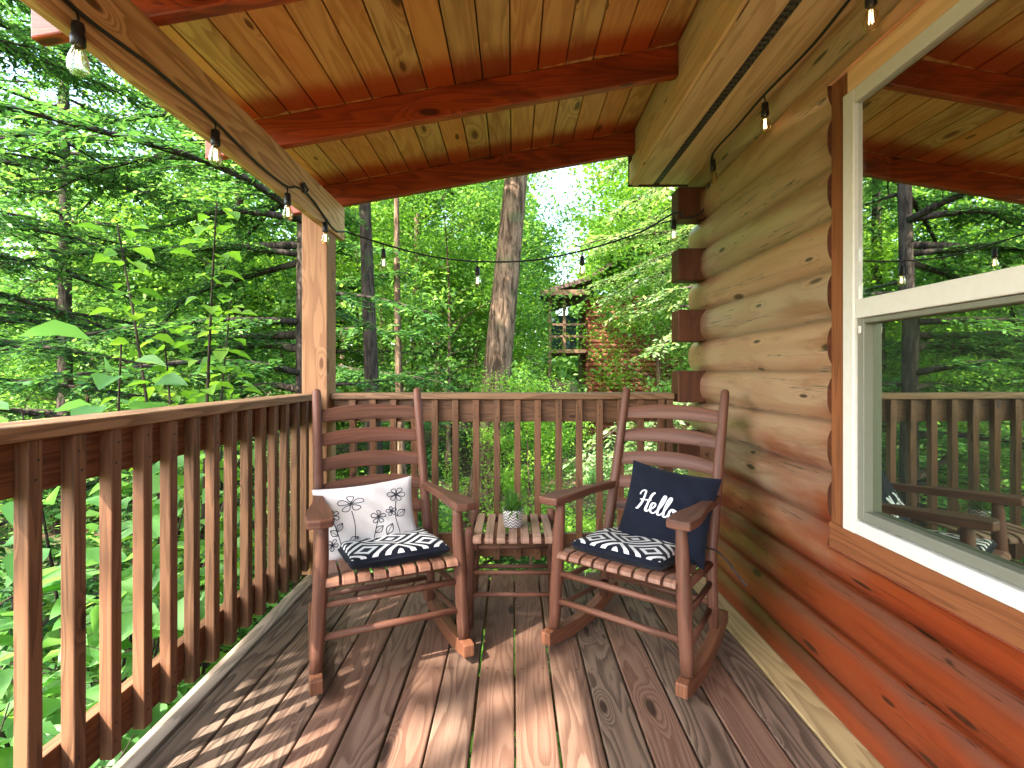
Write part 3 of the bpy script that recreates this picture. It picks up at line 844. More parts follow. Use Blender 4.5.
# ------------------------------------------------------------------ string lights
sg = tag(empty('string_lights', (-1.07, 1.2, 2.1)), 'black cord of clear bulbs strung along the beam, over the railing and cabin eave', 'string lights')
XB = -1.073
cord = [(XB, -1.2, 2.13), (XB, -.5, 2.10), (XB, .1, 2.13), (XB, .65, 2.085), (XB, .95, 2.12), (XB, 1.227, 2.090), (XB, 1.5, 2.107), (XB, 1.794, 2.102), (XB, 2.1, 2.075), (XB, 2.368, 2.080),
        (XB, 2.47, 2.115), (XB, 2.57, 2.13), (XB, 2.68, 2.12), (XB, 2.842, 2.085), (XB, 3.02, 2.055), (-1.06, 3.19, 2.095), (-1.02, 3.22, 2.085),
        (-.84, 3.22, 2.026), (-.53, 3.22, 1.945), (-.235, 3.22, 1.912), (.11, 3.22, 1.918), (.44, 3.22, 1.98), (.80, 3.18, 2.085), (.97, 3.0, 2.155),
        (1.03, 2.985, 2.12), (1.12, 2.97, 2.15), (1.135, 2.93, 2.23), (1.11, 2.80, 2.33), (1.085, 2.71, 2.385), (1.075, 2.4, 2.378), (1.075, 2.14, 2.385), (1.075, 1.8, 2.372), (1.07, 1.5, 2.388), (1.07, 1.0, 2.38), (1.07, .4, 2.385), (1.07, -1.0, 2.385)]
def ps(mb, name, mat, parent=None, **kw):
    o = mb.build(name, mat, parent or sg, **kw)
    if parent is None: o.matrix_parent_inverse = Matrix.Translation(sg.location).inverted()
    return o
ps(MB().tube(spline(cord, 5), .0056, 7), 'cord', M['black'])
kn = MB()
for q in range(3):
    pts = [(XB+.006+.004*math.sin(a*3+q), 2.565+.022*math.cos(a)*(1+.2*q), 2.135+.018*math.sin(a)+.006*q) for a in [2*PI*i/14 for i in range(15)]]
    kn.tube(pts, .0042, 6)
ps(kn, 'cord_knot', M['black'])
bulbs = [(XB, .65, 2.085), (XB, 1.227, 2.088), (XB, 1.794, 2.100), (XB, 2.368, 2.078), (XB, 2.842, 2.083),
         (-.84, 3.22, 2.024), (-.235, 3.22, 1.910), (.44, 3.22, 1.978), (.965, 3.02, 2.150), (1.078, 2.71, 2.382), (1.073, 2.14, 2.383), (1.068, 1.5, 2.386)]
for i, (x, y, z) in enumerate(bulbs):
    m = MB().tube([(x, y, z+.004), (x+.006, y, z-.018), (x+.006, y, z-.034)], .0032, 6)
    m.lathe([(.003, -.030), (.0125, -.032), (.0145, -.042), (.0135, -.060), (.016, -.064), (.016, -.086), (.0125, -.089), (.001, -.089)], 14, (x+.006, y, z))
    hsk = ps(m, 'socket', M['black'])
    b = MB().lathe([(.0105, -.088), (.0125, -.096), (.020, -.116), (.0228, -.132), (.0215, -.146), (.015, -.157), (.006, -.1615), (.0005, -.162)], 18, (x+.006, y, z))
    ps(b, 'bulb', M['bulb'], hsk)
    if i != 9:
        f = MB()
        for q in range(5):
            a = q*2*PI/5
            f.tube([(x+.006+.004*math.cos(a), y+.004*math.sin(a), z-.100), (x+.006+.007*math.cos(a+.5), y+.007*math.sin(a+.5), z-.140)], .0006, 4)
        ps(f, 'filament', M['filament'], hsk)

# ------------------------------------------------------------------ ground
def gz(x, y):
    """forest floor height"""
    s_ = np.maximum(0, y-5)
    return -2.3+.062*s_+.0*x+.18*np.sin(x*.35+1)*np.cos(y*.27)+.03*np.maximum(0, x-2)+.02*np.maximum(0, -x-6)
def make_ground():
    xs = np.concatenate([np.linspace(-160, -24, 18), np.linspace(-22, 22, 60), np.linspace(24, 160, 18)])
    ys = np.concatenate([np.linspace(-120, -12, 10), np.linspace(-10, 34, 60), np.linspace(37, 220, 20)])
    X, Y = np.meshgrid(xs, ys); Z = gz(X, Y)
    v = np.stack([X, Y, Z], -1).reshape(-1, 3)
    nx, ny = len(xs), len(ys)
    f = [(j*nx+i, j*nx+i+1, (j+1)*nx+i+1, (j+1)*nx+i) for j in range(ny-1) for i in range(nx-1)]
    me = bpy.data.meshes.new('ground'); me.from_pydata(v.tolist(), [], f); me.materials.append(M['ground'])
    me.polygons.foreach_set('use_smooth', [True]*len(f))
    o = bpy.data.objects.new('ground', me); COL.objects.link(o); tag(o, kind='structure')
make_ground()

# ------------------------------------------------------------------ foliage
def norm(a): return a/np.maximum(1e-9, np.linalg.norm(a, axis=-1, keepdims=True))
def leaf_mesh(name, P, D, N, L, Wd, mat, parent=None, rnd=None, kind='diamond', fold=.25):
    """P base, D direction, N approximate up, L length, Wd width: one leaf each"""
    n = len(P)
    D = norm(D); Sd = norm(np.cross(D, N)); Nn = np.cross(Sd, D)
    L = L[:, None]; Wd = Wd[:, None]
    if kind == 'diamond':
        V = np.stack([P, P+D*L*.45+Sd*Wd*.5, P+D*L-Nn*L*.12, P+D*L*.45-Sd*Wd*.5], 1).reshape(-1, 3)
        F = np.arange(4*n).reshape(n, 4); per = 4; nf = n
    else:
        up = Nn*Wd*fold
        a = [P, P+D*L*.22+Sd*Wd*.40+up*.8, P+D*L*.52+Sd*Wd*.5+up, P+D*L*.82+Sd*Wd*.24+up*.4-Nn*L*.05, P+D*L-Nn*L*.14,
             P+D*L*.82-Sd*Wd*.24+up*.4-Nn*L*.05, P+D*L*.52-Sd*Wd*.5+up, P+D*L*.22-Sd*Wd*.40+up*.8, P+D*L*.5-Nn*L*.01]
        V = np.stack(a, 1).reshape(-1, 3)
        b = np.arange(n)[:, None]*9
        quads = np.array([[0, 1, 2, 8], [8, 2, 3, 4], [8, 4, 5, 6], [0, 8, 6, 7]])
        F = (b[:, None]+quads[None]).reshape(-1, 4); nf = 4*n
    me = bpy.data.meshes.new(name)
    me.vertices.add(len(V)); me.vertices.foreach_set('co', V.astype(np.float32).ravel())
    me.loops.add(nf*4); me.loops.foreach_set('vertex_index', F.astype(np.int32).ravel())
    me.polygons.add(nf); me.polygons.foreach_set('loop_start', np.arange(0, nf*4, 4, dtype=np.int32))
    if rnd is None: rnd = RNG.random(n)
    at = me.attributes.new('rnd', 'FLOAT', 'FACE')
    at.data.foreach_set('value', (rnd if nf == n else np.repeat(rnd, 4)).astype(np.float32))
    me.materials.append(mat); me.update(calc_edges=True)
    o = bpy.data.objects.new(name, me); COL.objects.link(o)
    if parent: o.parent = parent
    return o

class Leaves:
    def __init__(s): s.P = []; s.D = []; s.N = []; s.L = []; s.W = []; s.R = []
    def add(s, P, D, N, L, W_, Rn):
        s.P.append(P); s.D.append(D); s.N.append(N); s.L.append(L); s.W.append(W_); s.R.append(Rn)
    def build(s, name, mat, parent, **kw):
        c = lambda a: np.concatenate(a)
        return leaf_mesh(name, c(s.P), c(s.D), c(s.N), c(s.L), c(s.W), mat, parent, c(s.R), **kw)

def hemlock(name, H, r0, branches, leaf=.055, step=.035, twig=True, lean=(0, 0), mat='hemlock', z_low=.08, gap=.17, trunk_mat='bark2', tw=.30):
    """branches: list of (height, azimuth, length, rise, droop). Returns trunk and crown meshes about the base"""
    tr = MB(); lv = Leaves()
    tp = [(lean[0]*t*t, lean[1]*t*t, H*t) for t in np.linspace(0, 1, 9)]
    tr.tube(tp, [r0*(1.25 if i == 0 else 1)*(1-.93*i/8) for i in range(9)], 12)
    for (h, az, L, rise, droop) in branches:
        t0 = h/H
        base = np.array((lean[0]*t0*t0, lean[1]*t0*t0, h))
        d = np.array((math.cos(az), math.sin(az), 0)); sd = np.array((-d[1], d[0], 0))
        wob = RNG.normal(0, .05*L, 4)
        n = 9; tt = np.linspace(0, 1, n)
        pts = [base+d*L*t+sd*(wob[0]*math.sin(t*3)+wob[1]*math.sin(t*7)*.4)+np.array((0, 0, 1))*(rise*t-droop*t*t+wob[2]*.4*math.sin(t*5)) for t in tt]
        rb_ = .012+.011*L
        tr.tube(pts, [rb_*(1-.88*t) for t in tt], 6)
        pts = np.array(pts)
        nb = max(4, int(L/gap))
        for k in range(nb):
            t = .10+.9*(k+RNG.random()*.6)/nb
            i = min(n-2, int(t*(n-1))); fr = t*(n-1)-i
            p0 = pts[i]*(1-fr)+pts[min(n-1, i+1)]*fr
            bd = norm(pts[i+1]-pts[i])
            for sg_ in (-1, 1):
                if RNG.random() < .12: continue
                l = L*tw*(1-t*.72)*RNG.uniform(.55, 1.15)+.10
                sv = norm(np.cross(bd, (0, 0, 1)))*sg_
                q = norm(bd*RNG.uniform(.55, 1.0)+sv*RNG.uniform(.6, 1.0)+np.array((0, 0, RNG.normal(-.06, .14))))
                m_ = max(3, int(l/step))
                s_ = (np.arange(m_)+.4)/m_
                C = p0+q*l*s_[:, None]+np.array((0, 0, -1.))*(.22*l*s_**2)[:, None]
                if twig and l > .25:
                    tr.tube([C[0]*.0+p0, C[m_//2], C[-1]], [.006, .004, .0015], 3, cap=False)
                sn = norm(np.cross(q, (0, 0, 1)))
                shade = RNG.normal(.0, .10)
                for s2 in (-1, 1):
                    k_ = m_
                    dd = norm(q*.65+sn*s2*.8+RNG.normal(0, .22, (k_, 3)))
                    up = norm(np.array((0, 0, 1.))+RNG.normal(0, .35, (k_, 3)))
                    ll = leaf*RNG.uniform(.6, 1.35, k_)*(1.15-.5*s_)
                    lv.add(C+RNG.normal(0, .012, (k_, 3)), dd, up, ll*1.5, ll*.62, np.clip(RNG.beta(2, 2.6, k_)+shade+.25*(s_-.5), 0, 1))
    t_o = tr.build('trunk', M[trunk_mat]); c_o = lv.build('crown', M[mat], None)
    return t_o, c_o

def rand_branches(H, z0, n, L0, L1, az=(0, 2*PI), rise=(.05, .25), droop=(.1, .35), top_taper=True):
    out = []
    for i in range(n):
        h = z0+(H-z0)*(i+RNG.random())/n*.985
        f = 1-(h-z0)/(H-z0)*.85 if top_taper else 1
        L = RNG.uniform(L0, L1)*f
        out.append((h, RNG.uniform(*az), L, L*RNG.uniform(*rise), L*RNG.uniform(*droop)))
    return out

def deciduous(H, r0, z0, spread, n_limb, n_clump, per, leaf, clump_r, lean=(0, 0), mat='broad', trunk_mat='bark', seed=0, wob=.3, low_clumps=0):
    rg = np.random.default_rng(seed)
    tr = MB(); lv = Leaves()
    tt = np.linspace(0, 1, 12)
    ph = rg.uniform(0, 6, 2)
    ax = lambda t: np.array((lean[0]*t+wob*math.sin(t*4+ph[0])*t, lean[1]*t+wob*math.sin(t*3.3+ph[1])*t, H*t))
    tr.tube([ax(t) for t in tt], [r0*(1.3 if i == 0 else 1)*(1-.9*t) for i, t in enumerate(tt)], 14)
    tips = []
    for i in range(n_limb):
        t = (z0+(H-z0)*(i+rg.random())/n_limb*.97)/H
        az = rg.uniform(0, 2*PI); L = spread*(1-.55*max(0, (t-.5)*2))*rg.uniform(.6, 1.15)
        up = rg.uniform(.1, .8)
        b = ax(t); d = np.array((math.cos(az), math.sin(az), up))
        sd = np.array((-d[1], d[0], 0))*rg.normal(0, .15)
        q = [b, b+d*L*.4+sd*L, b+d*L*.75+sd*L*.6+np.array((0, 0, -.03*L)), b+d*L+np.array((0, 0, -.1*L))]
        tr.tube(q, [r0*.32*(1-t*.6), r0*.2*(1-t*.6), r0*.1, .01], 6)
        tips += [(q[1]+q[2])/2, q[2], (q[2]+q[3])/2, q[3]]
    tips = np.array(tips)
    for i in range(n_clump):
        c = tips[rg.integers(len(tips))]+rg.normal(0, spread*.16, 3)
        rr = clump_r*rg.uniform(.55, 1.3)
        k = int(per*rg.uniform(.6, 1.4))
        P = c+rg.normal(0, 1, (k, 3))*np.array((rr, rr, rr*.45))*.6
        D = norm(np.concatenate([rg.normal(0, 1, (k, 2)), rg.normal(-.25, .45, (k, 1))], 1))
        N = norm(np.array((0, 0, 1.))+rg.normal(0, .45, (k, 3)))
        ll = leaf*rg.uniform(.6, 1.4, k)
        lv.add(P, D, N, ll, ll*.62, np.clip(rg.beta(2.2, 2.4, k)+rg.normal(0, .12), 0, 1))
    return tr.build('trunk', M[trunk_mat]), lv.build('crown', M[mat], None)

def tree(name, pair, x, y, label, group=None, rz=0, sc=1, z=None, cat='tree', used=set()):
    t = tag(empty(name, (x, y, float(gz(np.array(x), np.array(y)))-.05 if z is None else z), rz), label, cat, group)
    t.scale = (sc, sc, sc)
    for o in pair:
        if o.name in used:
            c = o.copy(); COL.objects.link(c)
        else:
            c = o; used.add(o.name)
        c.parent = t
    return t

# ------------------------------------------------------------------ the wood: named trees first
def ga(x, y): return float(gz(np.array(float(x)), np.array(float(y))))
# hemlock right behind the corner post, long level limbs reaching to the open side
def limbs(spec): return [(h, R(a), L, rise*L, droop*L) for h, a, L, rise, droop in spec]
sp = []
for i in range(54):
    h = 1.6+i*.175+RNG.normal(0, .08)
    az = RNG.uniform(120, 255) if RNG.random() < .78 else RNG.uniform(-40, 120)
    big = 100 < az < 260
    sp.append((h, az, RNG.uniform(3.0, 4.6)*(1 if big else .5)*(1-.35*i/54), RNG.uniform(.0, .16), RNG.uniform(.10, .30)))
tree('hemlock_tree', hemlock('h', 13, .12, limbs(sp), .062, .032), -2.60, 6.2,
     'dark hemlock right behind the corner post with long level limbs reaching over the railing')
sp = []
for i in range(56):
    h = 2.0+i*.15+RNG.normal(0, .08)
    sp.append((h, RNG.uniform(-60, 75), RNG.uniform(2.6, 4.3)*(1-.3*i/56), RNG.uniform(.0, .16), RNG.uniform(.08, .26)))
tree('hemlock_tree', hemlock('h', 12, .16, limbs(sp), .058, .034), -6.9, 4.6,
     'hemlock reaching its limbs in over the near end of the railing, beneath the roof beam')
hemA = hemlock('h', 14, .14, rand_branches(14, 1.0, 46, 2.4, 3.9, rise=(0, .12), droop=(.08, .3)), .085, .05, tw=.34)
hemB = hemlock('h', 18, .16, rand_branches(18, 1.6, 50, 2.2, 4.2, rise=(0, .15), droop=(.1, .3)), .105, .06, tw=.34)
gH = 'hemlocks in the wood beyond the railing'
for i, (x, y, pr, rz, sc, lab) in enumerate([
    (-8.6, 9.6, hemA, .4, 1.05, 'hemlock at the edge of view, its needles filling the corner beneath the roof beam'),
    (-6.9, 12.6, hemB, 2.1, 1.0, 'tall hemlock rising behind the middle of the open side railing'),
    (-12.2, 13.5, hemA, 3.3, 1.2, 'hemlock deeper in the wood beyond the near end of the railing'),
    (-4.6, 12.5, hemA, 5.0, 1.1, 'hemlock seen just past the outer side of the corner post')]):
    tree('hemlock_tree', pr, x, y, lab, gH, rz, sc)
# pale hemlock near the log corner
sp = []
for i in range(56):
    h = 1.5+i*.135
    sp.append((h, RNG.uniform(125, 262), RNG.uniform(2.1, 3.1)*(1-.45*i/56)*(.66 if 3.3 < h < 4.5 else 1), RNG.uniform(.02, .2), RNG.uniform(.2, .42)))
tree('hemlock_tree', hemlock('h', 10, .13, limbs(sp), .060, .032, mat='hemlight', tw=.36), 3.15, 6.2,
     'pale sunlit hemlock beside the log ends, its drooping sprays hanging before the neighbouring cabin')
# big leaning trunk in the middle
tree('broadleaf_tree', deciduous(20, .30, 8.5, 3.6, 14, 200, 55, .15, .8, lean=(1.85, .3), wob=.10, seed=3), -.62, 9.0,
     'thick leaning tree with rough bark rising behind the table')
tree('slender_tree', deciduous(16, .15, 6.5, 3.2, 14, 170, 55, .14, .8, lean=(-.75, 0), wob=.12, seed=4, trunk_mat='bark2'), -2.28, 8.6,
     'slender dark trunked tree just inside the corner post')
tree('slender_tree', deciduous(15, .10, 7.0, 2.6, 10, 120, 50, .14, .7, lean=(-.4, 0), wob=.15, seed=5), -2.45, 11.2,
     'thin grey tree between the dark trunk and the big leaning tree')
decA = deciduous(17, .18, 3.0, 4.2, 26, 320, 55, .17, .95, seed=11)
decB = deciduous(22, .24, 5.0, 5.2, 26, 360, 55, .20, 1.1, seed=12)
decC = deciduous(7, .07, 1.0, 2.3, 20, 260, 55, .11, .55, seed=13)
decD = deciduous(8, .09, .8, 2.6, 22, 300, 55, .12, .6, seed=14, mat='lime')
KIND = {'A': (decA, 'broadleaf_tree', 'tall broadleaf tree'), 'B': (decB, 'broadleaf_tree', 'very tall broadleaf tree'),
        'C': (decC, 'understory_tree', 'small leafy understory tree'), 'D': (decD, 'understory_tree', 'small lime green understory tree'),
        'H': (hemB, 'hemlock_tree', 'dark hemlock')}
spots = [(.035, 8.2, 'D', .40), (-.98, 13.0, 'C', 1.15), (-1.12, 17, 'D', 1.2), (-.80, 18.5, 'C', 1.4),   # x/y ratio, y, kind, scale
    (-.46, 14.5, 'C', 1.1), (-.31, 15.5, 'D', 1.0), (-.13, 14.0, 'C', 1.15), (-.08, 16.5, 'D', .9), (-.20, 18.5, 'A', 1.0), (-.36, 20, 'B', .95), (-.55, 18.5, 'A', 1.05),
    (-.08, 22, 'A', .95), (-.01, 27, 'C', 1.5), (.29, 17, 'D', 1.25), (.41, 13.5, 'C', 1.0), (.27, 23.5, 'B', .8), (.34, 20, 'A', 1.0), 
    (-.26, 26, 'B', 1.0), (-.68, 15.5, 'C', 1.3), (-.15, 31, 'B', 1.0), 
    (-.04, 36, 'B', .9), (.44, 17, 'B', .9), (.52, 14, 'A', .9), (-.34, 35, 'B', 1.1), 
    (.40, 30, 'B', 1.), (.28, 37, 'B', 1.), (-.22, 42, 'B', 1.1), (-.60, 12.2, 'D', .8), (-.86, 10.5, 'C', .8), (-.12, 19.5, 'H', .8)]
LAB = {
 (.035, 8.2): 'small lime green tree close behind the end railing, between the table and lettered pillow chair',
 (-.98, 13.0): 'leafy understory tree well back over the near cap rail, higher than its leafy neighbour',
 (-.46, 14.5): 'leafy understory tree seen beside the outer face of the corner post, over the railing',
 (-.31, 15.5): 'lime green understory tree between the corner post and the slender dark trunk',
 (-.13, 14.0): 'leafy understory tree filling the gap between the thin grey tree and the leaning trunk',
 (-.08, 16.5): 'lime green understory tree half hidden behind the thick leaning trunk',
 (-.20, 18.5): 'tall broadleaf tree whose crown spreads behind the first two bulbs hung across the end',
 (-.55, 18.5): 'tall broadleaf tree deep in the wood behind the third bulb of the beam',
 (-.08, 22): 'tall broadleaf tree whose crown shows round the upper half of the leaning trunk',
 (.29, 17): 'lime green understory tree rising directly behind the neighbouring cabin',
 (.41, 13.5): 'leafy understory tree in front of the far end of the neighbouring cabin',
 (.34, 20): 'tall broadleaf tree with its crown showing just under the boxed eave',
 (.44, 17): 'very tall broadleaf tree standing over the roof of the neighbouring cabin',
 (.52, 14): 'tall broadleaf tree glimpsed between the stacked log ends and the pale hemlock',
 (-.68, 15.5): 'leafy understory tree well back behind the middle of the open side, above the lime sapling',
 (-.60, 12.2): 'lime green understory tree behind the lime sapling, just above the cap rail',
 (-.86, 10.5): 'leafy understory tree low over the near cap rail, in front of the hemlocks',
 (-.12, 19.5): 'slim dark hemlock far back between the thin grey tree and the leaning trunk'}
mass_trees = []
for q, y, kd, sc in spots:
    pr, nm, ds = KIND[kd]
    rz = RNG.uniform(0, 6.28)
    if (q, y) in LAB:
        tree(nm, pr, q*y, y, LAB[(q, y)], 'trees of the wood beyond the deck', rz, sc)
    else:
        mass_trees.append((pr, q*y, y, rz, sc))

def merge(name, items, extra=None):
    """many plants that read as one mass, as ONE object"""
    V, F, A, MI, mats, off = [], [], [], [], [], 0
    for pr, x, y, rz, sc in items:
        for o in pr:
            me = o.data; n = len(me.vertices)
            v = np.empty(n*3, np.float32); me.vertices.foreach_get('co', v); v = v.reshape(-1, 3)*sc
            c, s_ = math.cos(rz), math.sin(rz)
            v = np.stack([v[:, 0]*c-v[:, 1]*s_+x, v[:, 0]*s_+v[:, 1]*c+y, v[:, 2]+ga(x, y)-.05], 1)
            ns = np.empty(len(me.polygons), np.int32); me.polygons.foreach_get('loop_total', ns)
            li = np.empty(len(me.loops), np.int32); me.loops.foreach_get('vertex_index', li)
            a = np.empty(len(ns), np.float32); me.attributes['rnd'].data.foreach_get('value', a)
            if me.materials[0] not in mats: mats.append(me.materials[0])
            V.append(v); F.append((li+off, ns)); A.append(a); MI.append(np.full(len(ns), mats.index(me.materials[0]), np.int32)); off += n
    V = np.concatenate(V); L = np.concatenate([a for a, b in F]); N = np.concatenate([b for a, b in F])
    me = bpy.data.meshes.new(name)
    me.vertices.add(len(V)); me.vertices.foreach_set('co', V.astype(np.float32).ravel())
    me.loops.add(len(L)); me.loops.foreach_set('vertex_index', L)
    me.polygons.add(len(N)); me.polygons.foreach_set('loop_start', np.concatenate([[0], np.cumsum(N)[:-1]]).astype(np.int32))
    for m_ in mats: me.materials.append(m_)
    me.polygons.foreach_set('material_index', np.concatenate(MI))
    at = me.attributes.new('rnd', 'FLOAT', 'FACE'); at.data.foreach_set('value', np.concatenate(A))
    me.update(calc_edges=True)
    o = bpy.data.objects.new(name, me); COL.objects.link(o); tag(o, kind='stuff')
    return o

# tree standing behind the camera's place; its crown dapples the deck
tree('broadleaf_tree', deciduous(13.8, .16, 9.6, 1.9, 18, 170, 45, .17, .55, seed=31), -7.0, -2.15, 'broadleaf tree behind the viewpoint whose crown dapples the deck boards')

tree('broadleaf_tree', deciduous(15.6, .15, 13.0, 1.2, 12, 60, 45, .17, .5, seed=32), -7.0, -4.9, 'second broadleaf tree, unseen, added behind the viewpoint to shade the inner deck boards')  # unseen tree, added to cut the sunlight on the inner boards

# far wood: one mass, trees first and the wood that closes the view behind them
merge('far_wood', mass_trees)
def wood_edge():
    n = 70000
    ang = RNG.uniform(-1.35, .75, n); rad = RNG.uniform(46, 66, n)
    x = np.sin(ang)*rad; y = np.cos(ang)*rad
    top = 17-8*(ang < -.35)+3*np.sin(ang*9)+3*np.sin(ang*23+1)+2*np.sin(ang*51)
    q = np.tan(ang); top = top-13*np.exp(-((q-.10)/.05)**2)
    h = RNG.random(n)**.8
    P = np.stack([x, y, gz(x, y)+h*top], 1)
    D = norm(np.concatenate([RNG.normal(0, 1, (n, 2)), RNG.normal(-.2, .4, (n, 1))], 1)); N = norm(np.array((0, -.5, 1.))+RNG.normal(0, .5, (n, 3)))
    L = RNG.uniform(.5, 1.1, n)
    tag(leaf_mesh('distant_wood', P, D, N, L, L*.7, M['broad'], None, np.clip(RNG.beta(2, 2.5, n), 0, 1)), kind='stuff')
wood_edge()

# ------------------------------------------------------------------ shrubs and saplings below and beside the deck
def sapling(H, n_stem, spread, leaf, per, mat, seed, kind='broad', droop=.25, side=True, base_leaf=.15, ratio=.72):
    rg = np.random.default_rng(seed)
    tr = MB(); lv = Leaves()
    for s_ in range(n_stem):
        az = rg.uniform(0, 2*PI); hh = H*rg.uniform(.65, 1.0); sp_ = spread*rg.uniform(.3, 1.0)
        n = 8; tt = np.linspace(0, 1, n)
        pts = np.array([(math.cos(az)*sp_*t**1.4, math.sin(az)*sp_*t**1.4, hh*t-.12*hh*t**3) for t in tt])
        tr.tube(pts.tolist(), [(.004+.006*H/2)*(1-.8*t) for t in tt], 5, cap=False)
        k = per
        t = base_leaf+(1-base_leaf)*(np.arange(k)+rg.random(k)*.6)/k
        i = np.minimum(n-2, (t*(n-1)).astype(int)); f = (t*(n-1)-i)[:, None]
        P = pts[i]*(1-f)+pts[i+1]*f
        la = np.arange(k)*2.4+rg.normal(0, .4, k)
        D = np.stack([np.cos(la), np.sin(la), rg.normal(.12, .25, k)], 1)
        if side:      # leaves on short side twigs
            off = rg.uniform(.2, 1.0, k)[:, None]*spread*.55*(1.1-t[:, None]*.8)
            P2 = P+norm(D)*off
            for a, b in zip(P[::2], P2[::2]): tr.tube([a.tolist(), b.tolist()], [.003, .0015], 3, cap=False)
            P = P2
        N = norm(np.array((0, 0, 1.))+rg.normal(0, .28, (k, 3)))
        D[:, 2] -= droop
        ll = leaf*rg.uniform(.6, 1.25, k)
        lv.add(P, D, N, ll, ll*ratio, np.clip(rg.beta(2.2, 2.2, k), 0, 1))
    return tr.build('stem', M['bark2']), lv.build('foliage', M[mat], None, kind=kind)
shA = sapling(2.2, 9, .8, .15, 46, 'broad', 21)
shB = sapling(1.5, 11, .8, .12, 44, 'bigleaf', 22)
shC = sapling(3.0, 8, .9, .11, 70, 'lime', 23)
shD = sapling(2.6, 12, 1.0, .15, 40, 'bigleaf', 24, droop=.3)
shE = sapling(.9, 12, .6, .10, 36, 'lime', 25)
shF = sapling(4.2, 11, .8, .165, 44, 'bigleaf', 27, droop=.2, base_leaf=.35, ratio=.8)
shG = sapling(5.3, 6, .5, .115, 75, 'lime', 28, base_leaf=.3)
gS = 'leafy shrubs growing below the deck railing'
def shrub(pr, x, y, lab, sc=1, z=None, nm='shrub', cat='shrub', g=gS): return tree(nm, pr, x, y, lab, g, RNG.uniform(0, 6.28), sc, z, cat)
# close to the open side
shrub(shD, -2.05, 1.55, 'large leaved shrub pressed against the near balusters of the open side', 1.05)
shrub(shF, -2.05, 2.5, 'large leaved shrub whose top leaves rise above the middle of the cap rail', 1.0)
shrub(shF, -2.5, 1.9, 'large leaved shrub with its top leaves level with the near cap rail', .78)
shrub(shG, -1.98, 3.1, 'lime leaved sapling climbing beside the corner post above the cap rail', 1.0, nm='sapling', cat='sapling')
shrub(shB, -3.0, 6.5, 'soft green shrub down the slope, seen between the last balusters before the corner post', 1.1)
shrub(shB, -4.7, 5.4, 'soft green shrub down the slope, seen low between the second and third near balusters', 1.15)
shrub(shA, -3.9, 4.3, 'broad leaved shrub down the slope behind the middle balusters of the open side', 1.1)
shrub(shE, -1.4, 8.8, 'low lime green shrub seen through the end balusters between flower pillow chair and table', 1.1)
items = []
for y in (3.9, 5.0, 6.2, 7.6, 9.2, 11.0, 13.5):
    x = -1.15*y
    while x < .40*y:
        px, py = x+RNG.normal(0, .25), y+RNG.normal(0, .3)
        pr = (shB, shA, shE, shC, shB, shE)[int(RNG.integers(6))]; sc = RNG.uniform(.8, 1.25)*(.7 if pr is shC else 1)
        if py < 4.6 and px > -1.3: pr, sc = shE, 1.1
        if .04 < px/py < .30 and py > 6: sc *= .6
        items.append((pr, px, py, RNG.uniform(0, 6.28), sc)); x += .95+.09*y
merge('undergrowth', items)
for o in shC: bpy.data.objects.remove(o)

# ground cover: low leaves nobody could count
def cover():
    n = 60000
    y = RNG.uniform(-1, 24, n)**1.0; x = RNG.uniform(-1.25, .75, n)*(np.abs(y)+4)
    keep = ~((x > -1.25) & (y < 3.2)); x, y = x[keep], y[keep]; n = len(x)
    dens = np.sin(x*1.3+np.sin(y*.9)*2)+np.sin(y*1.7+x*.4); keep = dens+RNG.normal(0, .8, n) > -.6; x, y = x[keep], y[keep]; n = len(x)
    P = np.stack([x, y, gz(x, y)+RNG.uniform(.02, .30, n)], 1)
    a = RNG.uniform(0, 2*PI, n)
    D = np.stack([np.cos(a), np.sin(a), RNG.normal(.1, .3, n)], 1); N = norm(np.array((0, 0, 1.))+RNG.normal(0, .35, (n, 3)))
    L = RNG.uniform(.06, .15, n)
    o = leaf_mesh('ground_cover', P, D, N, L, L*.6, M['broad'], None)
    tag(o, kind='stuff')
cover()

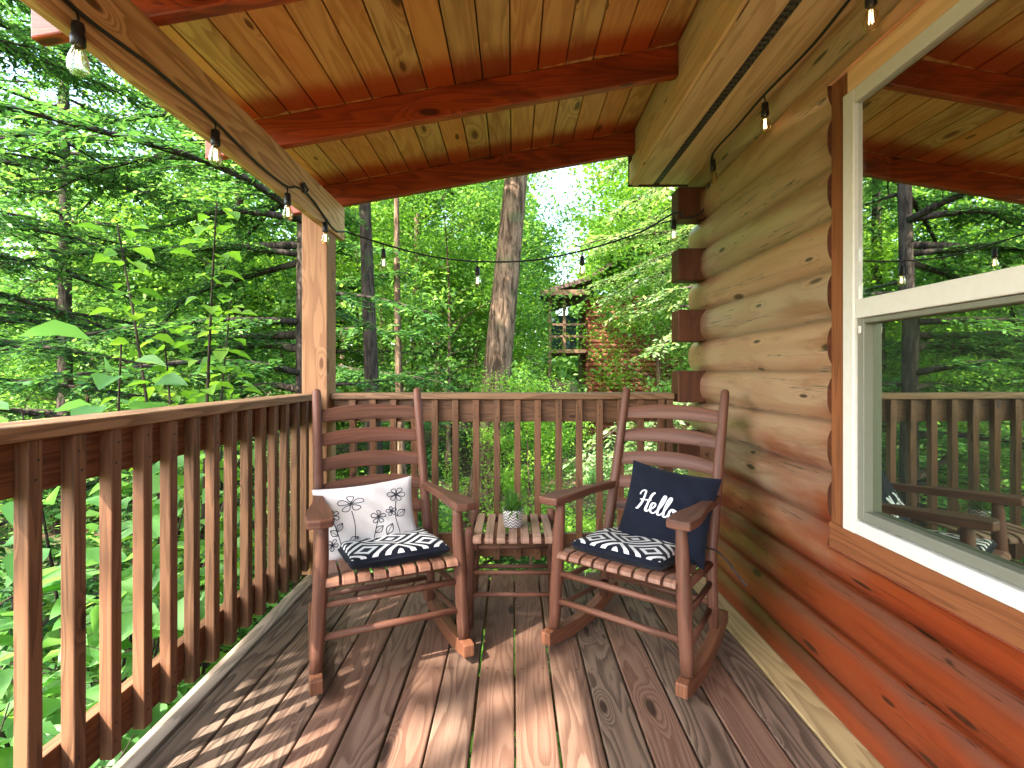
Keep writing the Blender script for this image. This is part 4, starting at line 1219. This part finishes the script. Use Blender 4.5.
# ------------------------------------------------------------------ neighbouring cabin
nc = tag(empty('log_cabin', (2.85, 19, 0), R(-4)), 'red brown log cabin with a railed porch half hidden behind the pale hemlock', 'cabin')
g0 = ga(4, 19)
m = MB()
for i in range(30):
    zb = g0+.18*i
    if zb > 4.75: break
    m.tube([(.0, 0, zb+.09), (5.5, 0, zb+.09)], .105, 10)
    m.tube([(0.02, .05, zb+.09), (.02, 5.0, zb+.09)], .10, 8)
m.build('log_wall', M['redlog'], nc)
m = MB()
m.box((-1.55, -.1), (-.2, 3.8), (1.92, 2.06)); m.build('porch_deck', M['brownwood'], nc)
for x, y in ((-1.45, -.1), (-1.45, 3.6), (-.9, -.1)):
    MB().box((x-.06, x+.06), (y-.06, y+.06), (g0-.3 if x < -1 else 2.06, 4.2)).build('porch_post', M['brownwood'], nc)
m = MB()
for z in (2.5, 2.95): m.box((-1.5, -.1), (-.16, -.11), (z, z+.09)).box((-1.5, -1.44), (-.1, 3.6), (z, z+.09))
m.build('porch_railing', M['brownwood'], nc)
m = MB()
m.prism([(-1.8, 4.05), (0, 4.55), (2.6, 6.3), (5.4, 4.5), (5.4, 4.65), (2.6, 6.5), (0, 4.72), (-1.8, 4.2)], lambda a, b, t_: (a, t_, b), -.7, 5.6)
m.build('roof', M['shingle'], nc)
MB().box((-1.8, .0), (-.735, -.705), (4.02, 4.22)).build('fascia', M['brownwood'], nc)
wn = MB().box((.5, 1.5), (-.14, -.05), (-.65, .05)).build('window', M['brownwood'], nc)
MB().box((.56, .98), (-.150, -.142), (-.59, -.01)).build('pane', M['darkglass'], wn)
MB().box((1.02, 1.44), (-.150, -.142), (-.59, -.01)).build('pane', M['darkglass'], wn)
gr = tag(empty('covered_grill', (2.0, 19.6, 2.065)), 'dark green covered grill standing on the neighbouring porch', 'grill')
MB().box((-.5, .45), (-.3, .3), (.0, 1.05)).build('cover', M['tarp'], gr, bevel=.08, seg=3)
MB().tube([(-.5, 0, 1.0), (-.2, 0, 1.14), (.15, 0, 1.14), (.45, 0, 1.0)], .22, 10).build('lid', M['tarp'], gr)
